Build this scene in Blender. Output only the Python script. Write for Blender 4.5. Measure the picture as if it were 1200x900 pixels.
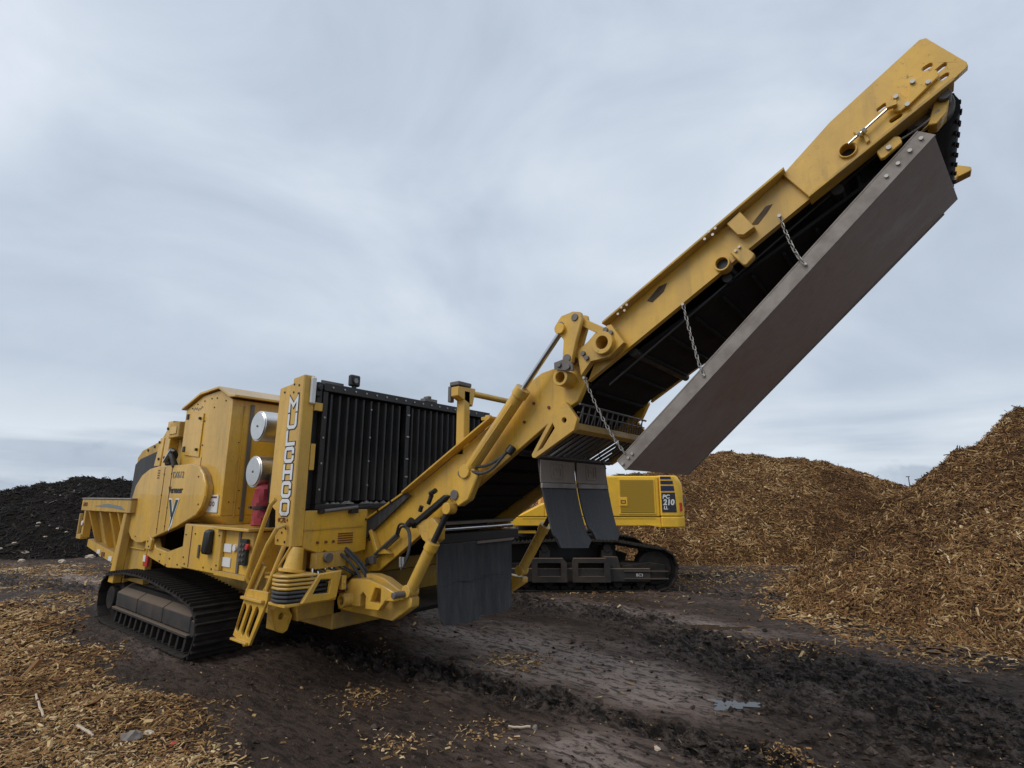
import bpy, bmesh, math, random
import numpy as np
from mathutils import Vector, Matrix
from mathutils.geometry import tessellate_polygon
R = math.radians
random.seed(7); rng = np.random.default_rng(7)
scene = bpy.context.scene
COL = scene.collection
for o in list(bpy.data.objects): bpy.data.objects.remove(o)

# ------------------------------------------------------------------ camera
# world axes: X along the grinder towards its discharge end, Y across it (away from the viewer), Z up
TH = R(52.0); PITCH = R(12.03); CAMH = 1.7
FW = Vector((-math.cos(TH), math.sin(TH), 0)); RT = Vector((math.sin(TH), math.cos(TH), 0))
cam = bpy.data.cameras.new('camera'); cam.sensor_width = 36; cam.lens = 610 / 1200 * 36
cam.clip_start = .05; cam.clip_end = 9000
co = bpy.data.objects.new('camera', cam); COL.objects.link(co)
fwd = FW * math.cos(PITCH) + Vector((0, 0, math.sin(PITCH)))
co.location = (0, 0, CAMH); co.rotation_euler = fwd.to_track_quat('-Z', 'Y').to_euler()
scene.camera = co

# ------------------------------------------------------------------ sky and sun (overcast)
SUN_EL, SUN_AZ = R(48), math.atan2(-.92, -.38)      # azimuth of the sun as math angle from +X
w = bpy.data.worlds.new('World'); scene.world = w; w.use_nodes = True
nt = w.node_tree; N = nt.nodes; LK = nt.links; N.clear()
def nd(t, tree=None, **k):
    n = (tree or nt).nodes.new(t)
    for a, b in k.items():
        if a.startswith('i_'): n.inputs[a[2:].replace('_', ' ')].default_value = b
        else: setattr(n, a, b)
    return n
def mth(op, a, b=None, c=None, tree=None, clamp=False):
    t = tree or nt; n = t.nodes.new('ShaderNodeMath'); n.operation = op; n.use_clamp = clamp
    for i, v in enumerate((a, b, c)):
        if v is None: continue
        if isinstance(v, (int, float)): n.inputs[i].default_value = v
        else: t.links.new(v, n.inputs[i])
    return n.outputs[0]
def mixc(f, a, b, tree=None, blend='MIX'):
    t = tree or nt; n = t.nodes.new('ShaderNodeMix'); n.data_type = 'RGBA'; n.blend_type = blend
    for sock, v in ((n.inputs[0], f), (n.inputs[6], a), (n.inputs[7], b)):
        if isinstance(v, (int, float)): sock.default_value = v
        elif isinstance(v, tuple): sock.default_value = (*v[:3], 1)
        else: t.links.new(v, sock)
    return n.outputs[2]
def ramp(fac, stops, tree=None):
    t = tree or nt; n = t.nodes.new('ShaderNodeValToRGB'); t.links.new(fac, n.inputs[0])
    e = n.color_ramp.elements
    while len(e) < len(stops): e.new(.5)
    for i, (p, c) in enumerate(stops):
        e[i].position = p; e[i].color = (*c, 1) if isinstance(c, tuple) else (c, c, c, 1)
    return n.outputs[0]
tc = nd('ShaderNodeTexCoord'); sep = nd('ShaderNodeSeparateXYZ'); LK.new(tc.outputs['Generated'], sep.inputs[0])
sx, sy, sz = sep.outputs
zc = mth('ADD', mth('MAXIMUM', sz, 0.0), .16)
comb = nd('ShaderNodeCombineXYZ'); LK.new(mth('DIVIDE', sx, zc), comb.inputs[0]); LK.new(mth('DIVIDE', sy, zc), comb.inputs[1])
comb.inputs[2].default_value = 3.7
n1 = nd('ShaderNodeTexNoise', i_Scale=.62, i_Detail=7.0, i_Roughness=.5, i_Distortion=.35); LK.new(comb.outputs[0], n1.inputs['Vector'])
n2 = nd('ShaderNodeTexNoise', i_Scale=.26, i_Detail=3.0, i_Roughness=.45); LK.new(comb.outputs[0], n2.inputs['Vector'])
n0 = nd('ShaderNodeTexNoise', i_Scale=2.3, i_Detail=6.0, i_Roughness=.52, i_Distortion=.5); mp0 = nd('ShaderNodeMapping'); mp0.inputs['Scale'].default_value = (1, 1, 1.5); mp0.inputs['Location'].default_value = (.9, 2.1, .6); LK.new(tc.outputs['Generated'], mp0.inputs[0]); LK.new(mp0.outputs[0], n0.inputs['Vector'])
nmix = mth('ADD', mth('ADD', mth('MULTIPLY', n1.outputs['Fac'], .25), mth('MULTIPLY', n2.outputs['Fac'], .25)), mth('MULTIPLY', n0.outputs['Fac'], .5))
cloud = ramp(nmix, [(.37, (.43, .50, .60)), (.48, (.555, .63, .735)), (.60, (.71, .775, .865))])
# the deck is a little thinner and paler overhead, greyer towards the horizon, with a bright gap low down
cloud = mixc(ramp(mth('MAXIMUM', sz, 0.0), [(0.0, .62), (.16, .55), (.42, .0)]), cloud, mixc(.55, cloud, (.40, .475, .57)))
gapn = nd('ShaderNodeTexNoise', i_Scale=5.0, i_Detail=4.0, i_Roughness=.5)
mp = nd('ShaderNodeMapping'); mp.inputs['Scale'].default_value = (.55, .55, 4.0); mp.inputs['Location'].default_value = (1.7, .4, 0); LK.new(tc.outputs['Generated'], mp.inputs[0]); LK.new(mp.outputs[0], gapn.inputs['Vector'])
band = ramp(mth('ABSOLUTE', mth('SUBTRACT', sz, .07)), [(0.0, 1.0), (.12, .0)])
cloud = mixc(mth('MULTIPLY', band, ramp(gapn.outputs['Fac'], [(.38, 0.05), (.60, .9)])), cloud, (.76, .83, .90))
# low cumulus bank along the horizon
hyp = mth('SQRT', mth('ADD', mth('MULTIPLY', sx, sx), mth('MULTIPLY', sy, sy))); hb_ = nd('ShaderNodeCombineXYZ'); LK.new(mth('DIVIDE', sx, hyp), hb_.inputs[0]); LK.new(mth('DIVIDE', sy, hyp), hb_.inputs[1]); LK.new(mth('MULTIPLY', sz, 1.6), hb_.inputs[2])
bn_ = nd('ShaderNodeTexNoise', i_Scale=5.5, i_Detail=7.0, i_Roughness=.5); LK.new(hb_.outputs[0], bn_.inputs['Vector'])
bank = mth('MULTIPLY', mth('SUBTRACT', mth('ADD', mth('MULTIPLY', mth('SUBTRACT', bn_.outputs['Fac'], .40), .34), .018), sz), 55.0, clamp=True)
cloud = mixc(mth('MULTIPLY', bank, .75), cloud, mixc(ramp(n1.outputs['Fac'], [(.4, 0.), (.6, 1.)]), (.38, .45, .545), (.47, .54, .63)))
sky = nd('ShaderNodeTexSky'); sky.sky_type = 'NISHITA'; sky.sun_disc = False
sky.sun_elevation = SUN_EL; sky.sun_rotation = math.pi / 2 - SUN_AZ; sky.air_density = 1.2; sky.dust_density = 3
bg1 = nd('ShaderNodeBackground'); LK.new(sky.outputs[0], bg1.inputs[0]); bg1.inputs[1].default_value = .05
bg2 = nd('ShaderNodeBackground'); LK.new(cloud, bg2.inputs[0]); bg2.inputs[1].default_value = 1.0
ms = nd('ShaderNodeMixShader'); ms.inputs[0].default_value = .93
LK.new(bg1.outputs[0], ms.inputs[1]); LK.new(bg2.outputs[0], ms.inputs[2])
wo = nd('ShaderNodeOutputWorld'); LK.new(ms.outputs[0], wo.inputs[0])
sl = bpy.data.lights.new('sun', 'SUN'); sl.energy = 1.5; sl.angle = R(35); sl.color = (1, .95, .87)
so = bpy.data.objects.new('sun', sl); COL.objects.link(so)
sd = Vector((math.cos(SUN_EL) * math.cos(SUN_AZ), math.cos(SUN_EL) * math.sin(SUN_AZ), math.sin(SUN_EL)))
so.rotation_euler = sd.to_track_quat('Z', 'Y').to_euler(); so.location = sd * 60
vs = scene.view_settings; vs.view_transform = 'Standard'; vs.look = 'None'; vs.exposure = 0.12; vs.gamma = 1; vs.use_curve_mapping = False

# ------------------------------------------------------------------ materials
def mat(name, col, rough=.5, metal=0., dust=None, dust_amt=.3, scale=6., bump=0., bscale=40., var=.0, spec=.5, coat=0., streak=False, attr=None):
    m = bpy.data.materials.new(name); m.use_nodes = True; t = m.node_tree; b = t.nodes['Principled BSDF']
    tcn = nd('ShaderNodeTexCoord', t); o = tcn.outputs['Object']
    c = None
    if dust or var or bump:
        ns = nd('ShaderNodeTexNoise', t, i_Scale=scale, i_Detail=8.0, i_Roughness=.62)
        if streak:
            mpn = nd('ShaderNodeMapping', t); mpn.inputs['Scale'].default_value = (1, 1, .18); t.links.new(o, mpn.inputs[0]); t.links.new(mpn.outputs[0], ns.inputs['Vector'])
        else: t.links.new(o, ns.inputs['Vector'])
        base = tuple(col)
        if var:
            n3 = nd('ShaderNodeTexNoise', t, i_Scale=scale * 5, i_Detail=5.0, i_Roughness=.7); t.links.new(o, n3.inputs['Vector'])
            c = mixc(ramp(n3.outputs['Fac'], [(.35, 0.), (.7, 1.)], t), base, tuple(x * (1 + var) for x in col), t)
        else: c = base
        if dust:
            c = mixc(ramp(ns.outputs['Fac'], [(.42, 0.), (.72, dust_amt)], t), c, tuple(dust), t)
            rr = ramp(ns.outputs['Fac'], [(.4, rough), (.7, min(1, rough + .3))], t); t.links.new(rr, b.inputs['Roughness'])
        else: b.inputs['Roughness'].default_value = rough
        if isinstance(c, tuple): b.inputs['Base Color'].default_value = (*c, 1)
        else: t.links.new(c, b.inputs['Base Color'])
        if bump:
            nb = nd('ShaderNodeTexNoise', t, i_Scale=bscale, i_Detail=6.0); t.links.new(o, nb.inputs['Vector'])
            bn = nd('ShaderNodeBump', t, i_Strength=bump, i_Distance=.01); t.links.new(nb.outputs['Fac'], bn.inputs['Height']); t.links.new(bn.outputs[0], b.inputs['Normal'])
    else:
        b.inputs['Base Color'].default_value = (*col, 1); b.inputs['Roughness'].default_value = rough
    b.inputs['Metallic'].default_value = metal; b.inputs['Specular IOR Level'].default_value = spec; b.inputs['Coat Weight'].default_value = coat
    return m
M = {}
M['yel'] = mat('yellow_paint', (.67, .385, .038), .38, dust=(.30, .22, .12), dust_amt=.6, scale=2.3, var=.14, bump=.05, bscale=18, coat=.35, streak=True)
M['yel2'] = mat('yellow_paint_dusty', (.55, .325, .042), .5, dust=(.27, .20, .12), dust_amt=.8, scale=4, var=.15, bump=.08, bscale=25, streak=True)
def grime(m, dark=(.045, .032, .022), amt=.75):
    t = m.node_tree; b = t.nodes['Principled BSDF']; tcn = nd('ShaderNodeTexCoord', t); src = b.inputs['Base Color'].links[0].from_socket
    a = nd('ShaderNodeTexNoise', t, i_Scale=34., i_Detail=6., i_Roughness=.75); t.links.new(tcn.outputs['Object'], a.inputs['Vector'])
    q = nd('ShaderNodeTexNoise', t, i_Scale=1.7, i_Detail=4., i_Roughness=.6); t.links.new(tcn.outputs['Object'], q.inputs['Vector'])
    mpn = nd('ShaderNodeMapping', t); mpn.inputs['Scale'].default_value = (9, 9, .9); t.links.new(tcn.outputs['Object'], mpn.inputs[0])
    r = nd('ShaderNodeTexNoise', t, i_Scale=2.2, i_Detail=5., i_Roughness=.6); t.links.new(mpn.outputs[0], r.inputs['Vector'])
    spots = mth('MULTIPLY', ramp(a.outputs['Fac'], [(.59, 0.), (.69, 1.)], t), ramp(q.outputs['Fac'], [(.43, .15), (.61, 1.)], t), tree=t)
    runs = mth('MULTIPLY', ramp(r.outputs['Fac'], [(.54, 0.), (.74, .42)], t), ramp(q.outputs['Fac'], [(.36, .1), (.58, 1.)], t), tree=t)
    c = mixc(runs, src, (.17, .115, .055), t); c = mixc(mth('MULTIPLY', spots, amt, tree=t), c, dark, t); t.links.new(c, b.inputs['Base Color'])
grime(M['yel']); grime(M['yel2'])
M['exc'] = mat('excavator_yellow', (.85, .50, .030), .4, dust=(.3, .2, .08), dust_amt=.3, scale=3, var=.08)
M['excd'] = mat('excavator_mesh_yellow', (.40, .24, .014), .6, var=.1, scale=40)
M['blk'] = mat('black_paint', (.014, .014, .015), .45, dust=(.06, .05, .042), dust_amt=.5, scale=4, bump=.05)
M['rub'] = mat('black_rubber', (.030, .031, .035), .62, dust=(.12, .115, .11), dust_amt=.6, scale=13, bump=.3, bscale=45, streak=True)
M['rubd'] = mat('dusty_rubber', (.25, .205, .17), .85, dust=(.33, .28, .235), dust_amt=.6, scale=10, bump=.3, bscale=50)
M['belt'] = mat('conveyor_belt', (.010, .010, .011), .75, dust=(.035, .03, .026), dust_amt=.5, scale=5, bump=.2, bscale=50, spec=.3)
M['trk'] = mat('track_steel', (.015, .0135, .0125), .72, metal=.0, dust=(.046, .035, .027), dust_amt=.9, scale=6, bump=.35, bscale=40, spec=.25)
M['guard'] = mat('muddy_guard', (.030, .028, .028), .75, dust=(.085, .065, .05), dust_amt=.8, scale=3.5, bump=.3, bscale=30, spec=.3)
def topdust(m, col, amt=.8):
    t = m.node_tree; b = t.nodes['Principled BSDF']; g = nd('ShaderNodeNewGeometry', t); sp = nd('ShaderNodeSeparateXYZ', t); t.links.new(g.outputs['Normal'], sp.inputs[0]); src = b.inputs['Base Color'].links[0].from_socket
    t.links.new(mixc(ramp(sp.outputs[2], [(.25, 0.), (.7, amt)], t), src, col, t), b.inputs['Base Color'])
topdust(M['guard'], (.15, .11, .08)); topdust(M['yel'], (.20, .14, .07), .5); topdust(M['yel2'], (.16, .115, .07), .7)
M['grey'] = mat('grey_steel', (.16, .15, .145), .5, metal=.5, dust=(.2, .17, .14), dust_amt=.6, scale=8, bump=.1)
M['chrome'] = mat('polished_cap', (.66, .65, .63), .36, metal=1., var=.15, scale=3)
M['rod'] = mat('piston_rod', (.55, .55, .55), .2, metal=1.)
M['zinc'] = mat('zinc_chain', (.36, .34, .31), .5, metal=.6, var=.3, scale=30)
M['pan'] = mat('brown_pan', (.26, .19, .163), .5, dust=(.37, .29, .25), dust_amt=.8, scale=2.6, var=.25, bump=.15, bscale=9, streak=True)
grime(M['pan'], (.06, .04, .032), .6)
M['panedge'] = mat('worn_steel_edge', (.28, .245, .22), .6, metal=.1, dust=(.17, .14, .12), dust_amt=.8, scale=6, bump=.15)
M['white'] = mat('white_decal', (.68, .68, .68), .5, var=.08, scale=20)
M['dark'] = mat('dark_decal', (.02, .024, .035), .5)
M['green'] = mat('green_decal', (.015, .04, .035), .5)
M['navy'] = mat('navy_decal', (.012, .018, .07), .4)
M['red'] = mat('red_cover', (.34, .035, .05), .6, dust=(.2, .05, .05), dust_amt=.5, scale=9, bump=.5, bscale=20)
M['redp'] = mat('red_plastic', (.45, .03, .02), .4)
M['orange'] = mat('orange_wood', (.5, .14, .07), .8, var=.3, scale=10)
M['stencil'] = mat('stencil_paint', (.16, .045, .02), .7)
M['greytxt'] = mat('grey_decal', (.18, .20, .20), .6)
M['glass'] = mat('lamp_glass', (.25, .25, .24), .15)
M['stone'] = mat('grey_stone', (.16, .14, .125), .85, var=.5, scale=12, bump=.5, bscale=20)
M['pale'] = mat('pale_debris', (.42, .34, .26), .85, var=.4, scale=12, bump=.4)
M['pole'] = mat('weathered_pole', (.14, .14, .15), .8)
M['lichen'] = mat('worn_primer', (.07, .045, .03), .8, dust=(.16, .11, .06), dust_amt=.9, scale=20)
# chips: colour from a per-chip attribute
def chipmat(name, stops, rough=.85):
    m = bpy.data.materials.new(name); m.use_nodes = True; t = m.node_tree; b = t.nodes['Principled BSDF']
    a = nd('ShaderNodeAttribute', t); a.attribute_name = 'tone'
    n = nd('ShaderNodeTexNoise', t, i_Scale=60., i_Detail=3.); tcn = nd('ShaderNodeTexCoord', t); t.links.new(tcn.outputs['Object'], n.inputs['Vector'])
    c = ramp(a.outputs['Fac'], stops, t)
    c = mixc(.35, c, mixc(1., c, n.outputs['Color'], t, 'OVERLAY'), t)
    t.links.new(c, b.inputs['Base Color']); b.inputs['Roughness'].default_value = rough; b.inputs['Specular IOR Level'].default_value = .25
    return m
CH = [(0., (.026, .014, .008)), (.25, (.080, .039, .016)), (.5, (.185, .092, .035)), (.72, (.30, .172, .068)), (.88, (.43, .28, .12)), (1., (.60, .45, .26))]
M['chip'] = chipmat('wood_chips', CH)
M['chipd'] = chipmat('dark_mulch', [(0., (.006, .005, .005)), (.6, (.02, .016, .013)), (.9, (.05, .038, .028)), (1., (.22, .19, .16))])
def moundmat(name, a, b_, c_, sc):
    m = bpy.data.materials.new(name); m.use_nodes = True; t = m.node_tree; b = t.nodes['Principled BSDF']
    tcn = nd('ShaderNodeTexCoord', t); mpn = nd('ShaderNodeMapping', t); mpn.inputs['Scale'].default_value = (1, 1, 1.6); t.links.new(tcn.outputs['Object'], mpn.inputs[0])
    v = nd('ShaderNodeTexVoronoi', t, i_Scale=sc, i_Randomness=1.); t.links.new(mpn.outputs[0], v.inputs['Vector'])
    n = nd('ShaderNodeTexNoise', t, i_Scale=sc * .4, i_Detail=9., i_Roughness=.75); t.links.new(mpn.outputs[0], n.inputs['Vector'])
    c = ramp(mth('ADD', mth('MULTIPLY', n.outputs['Fac'], .75, tree=t), mth('MULTIPLY', v.outputs['Color'], .25, tree=t), tree=t), [(.32, a), (.5, b_), (.72, c_)], t)
    t.links.new(c, b.inputs['Base Color']); b.inputs['Roughness'].default_value = .95; b.inputs['Specular IOR Level'].default_value = .1
    bn = nd('ShaderNodeBump', t, i_Strength=1., i_Distance=.06); t.links.new(n.outputs['Fac'], bn.inputs['Height']); t.links.new(bn.outputs[0], b.inputs['Normal'])
    return m
M['mound'] = moundmat('chip_mound', (.018, .010, .0055), (.075, .038, .016), (.16, .088, .036), 30)
M['moundd'] = moundmat('dark_mound', (.004, .0035, .003), (.012, .010, .0085), (.032, .025, .02), 14)
# mud
def mudmat():
    m = bpy.data.materials.new('wet_mud'); m.use_nodes = True; t = m.node_tree; b = t.nodes['Principled BSDF']
    tcn = nd('ShaderNodeTexCoord', t); o = tcn.outputs['Object']
    a = nd('ShaderNodeAttribute', t); a.attribute_name = 'churn'
    l = nd('ShaderNodeAttribute', t); l.attribute_name = 'litter'
    mpn = nd('ShaderNodeMapping', t); mpn.inputs['Scale'].default_value = (.38, 1, 1); mpn.inputs['Rotation'].default_value = (0, 0, R(6)); t.links.new(o, mpn.inputs[0])
    dry = nd('ShaderNodeAttribute', t); dry.attribute_name = 'dry'
    n1 = nd('ShaderNodeTexNoise', t, i_Scale=1.5, i_Detail=9., i_Roughness=.66); t.links.new(mpn.outputs[0], n1.inputs['Vector'])
    n2 = nd('ShaderNodeTexNoise', t, i_Scale=17., i_Detail=8., i_Roughness=.72); t.links.new(mpn.outputs[0], n2.inputs['Vector'])
    n3 = nd('ShaderNodeTexNoise', t, i_Scale=75., i_Detail=5., i_Roughness=.7); t.links.new(o, n3.inputs['Vector'])
    tone = mth('ADD', mth('MULTIPLY', n1.outputs['Fac'], .6, tree=t), mth('MULTIPLY', dry.outputs['Fac'], .42, tree=t), tree=t)
    c = ramp(tone, [(.26, (.026, .0175, .013)), (.41, (.080, .053, .040)), (.54, (.185, .135, .112)), (.70, (.34, .268, .232))], t)
    c = mixc(ramp(n2.outputs['Fac'], [(.42, .85), (.52, 0.)], t), c, (.022, .015, .0115), t)
    lump_ = ramp(n2.outputs['Fac'], [(.46, 0.), (.60, 1.)], t)
    c = mixc(mth('MULTIPLY', a.outputs['Fac'], .92, tree=t), c, mixc(lump_, (.0085, .0066, .0056), (.112, .088, .075), t), t)
    fleck = mth('MULTIPLY', ramp(n3.outputs['Fac'], [(.54, 0.), (.62, 1.)], t), mth('ADD', mth('MULTIPLY', l.outputs['Fac'], 1., tree=t), .07, tree=t), tree=t)
    c = mixc(fleck, c, (.22, .135, .062), t)
    t.links.new(c, b.inputs['Base Color'])
    rg = ramp(n1.outputs['Fac'], [(.35, .78), (.55, .64), (.7, .55)], t); t.links.new(rg, b.inputs['Roughness'])
    b.inputs['Specular IOR Level'].default_value = .2
    hh = mth('ADD', mth('MULTIPLY', n2.outputs['Fac'], 1., tree=t), mth('MULTIPLY', n3.outputs['Fac'], .35, tree=t), tree=t)
    bn = nd('ShaderNodeBump', t, i_Strength=1., i_Distance=.06); t.links.new(hh, bn.inputs['Height']); t.links.new(bn.outputs[0], b.inputs['Normal'])
    return m
M['mud'] = mudmat()
wm = mat('puddle_water', (.03, .026, .024), .06, spec=.6); M['water'] = wm
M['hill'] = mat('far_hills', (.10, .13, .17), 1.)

# ------------------------------------------------------------------ mesh helpers
SPLIT = {'hydraulic_hose', 'hinge_tube', 'post_clip', 'valve_stem', 'hinge', 'latch', 'hose_fitting', 'lever_pin', 'knuckle_bolt', 'step', 'bearing_bolt', 'plate_bolt', 'flange_bolt', 'hose_bundle',
         'guard_seam', 'dark_hole_mark', 'grate_mesh', 'mesh_wire', 'mesh_rail', 'sensor_cable', 'guard_rail', 'emblem_mark', 'belt_bed', 'ladder_hose', 'pin_keeper', 'upright_beam', 'rail', 'hydraulic_pipe', 'inner_column', 'screw_lug', 'pivot_pin', 'pipe_clamp'}
class MB:
    def __init__(s): s.v = []; s.f = []; s.cuts = []
    def add(s, vs_, fs):
        s.cuts.append((len(s.v), len(s.f))); k = len(s.v); s.v += [tuple(p) for p in vs_]; s.f += [tuple(i + k for i in f) for f in fs]; return s
    def box(s, x0, x1, y0, y1, z0, z1):
        x0, x1 = sorted((x0, x1)); y0, y1 = sorted((y0, y1)); z0, z1 = sorted((z0, z1))
        return s.add([(x0, y0, z0), (x1, y0, z0), (x1, y1, z0), (x0, y1, z0), (x0, y0, z1), (x1, y0, z1), (x1, y1, z1), (x0, y1, z1)],
                     [(0, 3, 2, 1), (4, 5, 6, 7), (0, 1, 5, 4), (1, 2, 6, 5), (2, 3, 7, 6), (3, 0, 4, 7)])
    def prism(s, ax, pts, a, b, holes=()):
        """polygon in the plane across ax ('X': (y,z), 'Y': (x,z), 'Z': (x,y)) extruded from a to b"""
        def P(p, t): return {'X': (t, p[0], p[1]), 'Y': (p[0], t, p[1]), 'Z': (p[0], p[1], t)}[ax]
        loops = [list(pts)] + [list(h) for h in holes]
        flat = [p for l in loops for p in l]; n = len(flat)
        vs_ = [P(p, a) for p in flat] + [P(p, b) for p in flat]; fs = []
        if holes:
            tri = tessellate_polygon([[Vector((p[0], p[1], 0)) for p in l] for l in loops])
            for t in tri: fs.append(tuple(t)); fs.append(tuple(i + n for i in reversed(t)))
        else:
            fs += [tuple(range(n)), tuple(range(2 * n - 1, n - 1, -1))]
        k = 0
        for l in loops:
            m = len(l)
            for i in range(m):
                j = (i + 1) % m; fs.append((k + i, k + j, k + j + n, k + i + n))
            k += m
        return s.add(vs_, fs)
    def tube(s, p0, p1, r, seg=16, r2=None, inner=0):
        p0 = Vector(p0); p1 = Vector(p1); d = (p1 - p0).normalized()
        a = d.orthogonal().normalized(); b = d.cross(a); r2 = r if r2 is None else r2
        C = [(math.cos(2 * math.pi * i / seg), math.sin(2 * math.pi * i / seg)) for i in range(seg)]
        v = [p0 + (a * c + b * q) * r for c, q in C] + [p1 + (a * c + b * q) * r2 for c, q in C]
        f = [(i, (i + 1) % seg, (i + 1) % seg + seg, i + seg) for i in range(seg)]
        if inner:
            v += [p0 + (a * c + b * q) * inner for c, q in C] + [p1 + (a * c + b * q) * inner for c, q in C]
            for i in range(seg):
                j = (i + 1) % seg
                f += [(2 * seg + i, 3 * seg + i, 3 * seg + j, 2 * seg + j), (i, 2 * seg + i, 2 * seg + j, j), (seg + i, seg + j, 3 * seg + j, 3 * seg + i)]
        else: f += [tuple(range(seg - 1, -1, -1)), tuple(range(seg, 2 * seg))]
        return s.add(v, f)
    def path(s, pts, r, seg=8, closed=False, smooth=0):
        pts = [Vector(p) for p in pts]
        for _ in range(smooth):
            q = [] if closed else [pts[0]]
            m = len(pts)
            for i in range(m if closed else m - 1):
                a, b = pts[i], pts[(i + 1) % m]; q += [a * .75 + b * .25, a * .25 + b * .75]
            if not closed: q.append(pts[-1])
            pts = q
        m = len(pts); ring = []; up = None; v = []; f = []
        for i, p in enumerate(pts):
            if closed: d = pts[(i + 1) % m] - pts[i - 1]
            else: d = pts[min(i + 1, m - 1)] - pts[max(i - 1, 0)]
            d.normalize()
            if up is None: up = d.orthogonal().normalized()
            up = (up - d * up.dot(d)).normalized(); b = d.cross(up)
            for k in range(seg):
                a = 2 * math.pi * k / seg; v.append(p + (up * math.cos(a) + b * math.sin(a)) * r)
        for i in range(m if closed else m - 1):
            for k in range(seg):
                a, b = i * seg + k, i * seg + (k + 1) % seg; j = (i + 1) % m
                f.append((a, b, j * seg + (k + 1) % seg, j * seg + k))
        if not closed: f += [tuple(range(seg - 1, -1, -1)), tuple(range((m - 1) * seg, m * seg))]
        return s.add(v, f)
    def ribbon(s, pts, wd, ax, a, b, closed=False):
        """mitred flat stroke of width wd along pts, extruded a..b across ax"""
        P = [Vector((p[0], p[1])) for p in pts]; m = len(P); L, Rr = [], []
        for i in range(m):
            if closed or 0 < i < m - 1:
                d0 = (P[i] - P[i - 1]).normalized(); d1 = (P[(i + 1) % m] - P[i]).normalized()
            elif i == 0: d0 = d1 = (P[1] - P[0]).normalized()
            else: d0 = d1 = (P[-1] - P[-2]).normalized()
            n0 = Vector((-d0.y, d0.x)); n1_ = Vector((-d1.y, d1.x)); n = n0 + n1_
            n = n * (1 / max(.35, n.dot(n0))) if n.length > 1e-6 else n0
            L.append(P[i] + n * wd / 2); Rr.append(P[i] - n * wd / 2)
        if closed: return s.prism(ax, [tuple(p) for p in L], a, b, holes=[[tuple(p) for p in Rr]]) if abs(area(L)) > abs(area(Rr)) else s.prism(ax, [tuple(p) for p in Rr], a, b, holes=[[tuple(p) for p in L]])
        for i in range(m - 1): s.prism(ax, [tuple(L[i]), tuple(L[i + 1]), tuple(Rr[i + 1]), tuple(Rr[i])], a, b)
        return s
    def mesh(s, name, bev=0.):
        me = bpy.data.meshes.new(name); bm = bmesh.new()
        vv = [bm.verts.new(p) for p in s.v]
        for f in s.f:
            try: bm.faces.new([vv[i] for i in f])
            except ValueError: pass
        bmesh.ops.recalc_face_normals(bm, faces=bm.faces)
        if bev:
            es = [e for e in bm.edges if len(e.link_faces) == 2 and e.calc_face_angle(0) > .5]
            if es: bmesh.ops.bevel(bm, geom=es, offset=bev, segments=1, affect='EDGES', clamp_overlap=True)
        bm.to_mesh(me); bm.free()
        me.polygons.foreach_set('use_smooth', [True] * len(me.polygons)); me.set_sharp_from_angle(angle=.55)
        return me
    def build(s, name, m, parent=None, bev=0.004):
        if name in SPLIT and len(s.cuts) > 1:            # each separate piece becomes an object of its own
            ends = s.cuts[1:] + [(len(s.v), len(s.f))]; first = None
            for (v0, f0), (v1, f1) in zip(s.cuts, ends):
                q = MB(); q.v = s.v[v0:v1]; q.f = [tuple(i - v0 for i in f) for f in s.f[f0:f1]]; o = link(name, q.mesh(name, bev), m, parent); first = first or o
            return first
        return link(name, s.mesh(name, bev), m, parent)
def area(P): return sum(P[i].x * P[(i + 1) % len(P)].y - P[(i + 1) % len(P)].x * P[i].y for i in range(len(P))) / 2
def link(name, me, m, parent=None, mw=None):
    o = bpy.data.objects.new(name, me); COL.objects.link(o)
    if m is not None and not me.materials: me.materials.append(M[m] if isinstance(m, str) else m)
    if mw is not None: o.matrix_basis = mw
    if parent is not None:
        o.parent = parent
        if parent.get('wspace'): o.matrix_parent_inverse = parent.matrix_basis.inverted()
    return o
def tag(o, label=None, cat=None, group=None, kind=None):
    for k, v in (('label', label), ('category', cat), ('group', group), ('kind', kind)):
        if v: o[k] = v
    return o
def empty(name, loc, rz=0, wspace=False):
    o = bpy.data.objects.new(name, None); COL.objects.link(o); o.location = loc; o.rotation_euler = (0, 0, rz); o.empty_display_size = .3
    bpy.context.view_layer.update()
    if wspace: o['wspace'] = 1
    return o
def circ(cx, cz, r, n=20): return [(cx + r * math.cos(2 * math.pi * i / n), cz + r * math.sin(2 * math.pi * i / n)) for i in range(n)]
def slot(a, b, r, n=6):
    a = Vector(a); b = Vector(b); d = (b - a).normalized(); ang = math.atan2(d.y, d.x)
    return [(b.x + r * math.cos(ang - math.pi / 2 + math.pi * i / n), b.y + r * math.sin(ang - math.pi / 2 + math.pi * i / n)) for i in range(n + 1)] + \
           [(a.x + r * math.cos(ang + math.pi / 2 + math.pi * i / n), a.y + r * math.sin(ang + math.pi / 2 + math.pi * i / n)) for i in range(n + 1)]
def bolts(name, pts, ax, parent, r=.012, h=.014, m='grey'):
    """small hex bolt heads on a face; joined, each only a pixel or two"""
    mb = MB()
    for p in pts:
        q = Vector(p); d = {'-Y': Vector((0, -1, 0)), '+X': Vector((1, 0, 0))}[ax]; mb.tube(q, q + d * h, r, 6)
    return tag(mb.build(name, m, parent, 0), kind='stuff')
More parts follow.
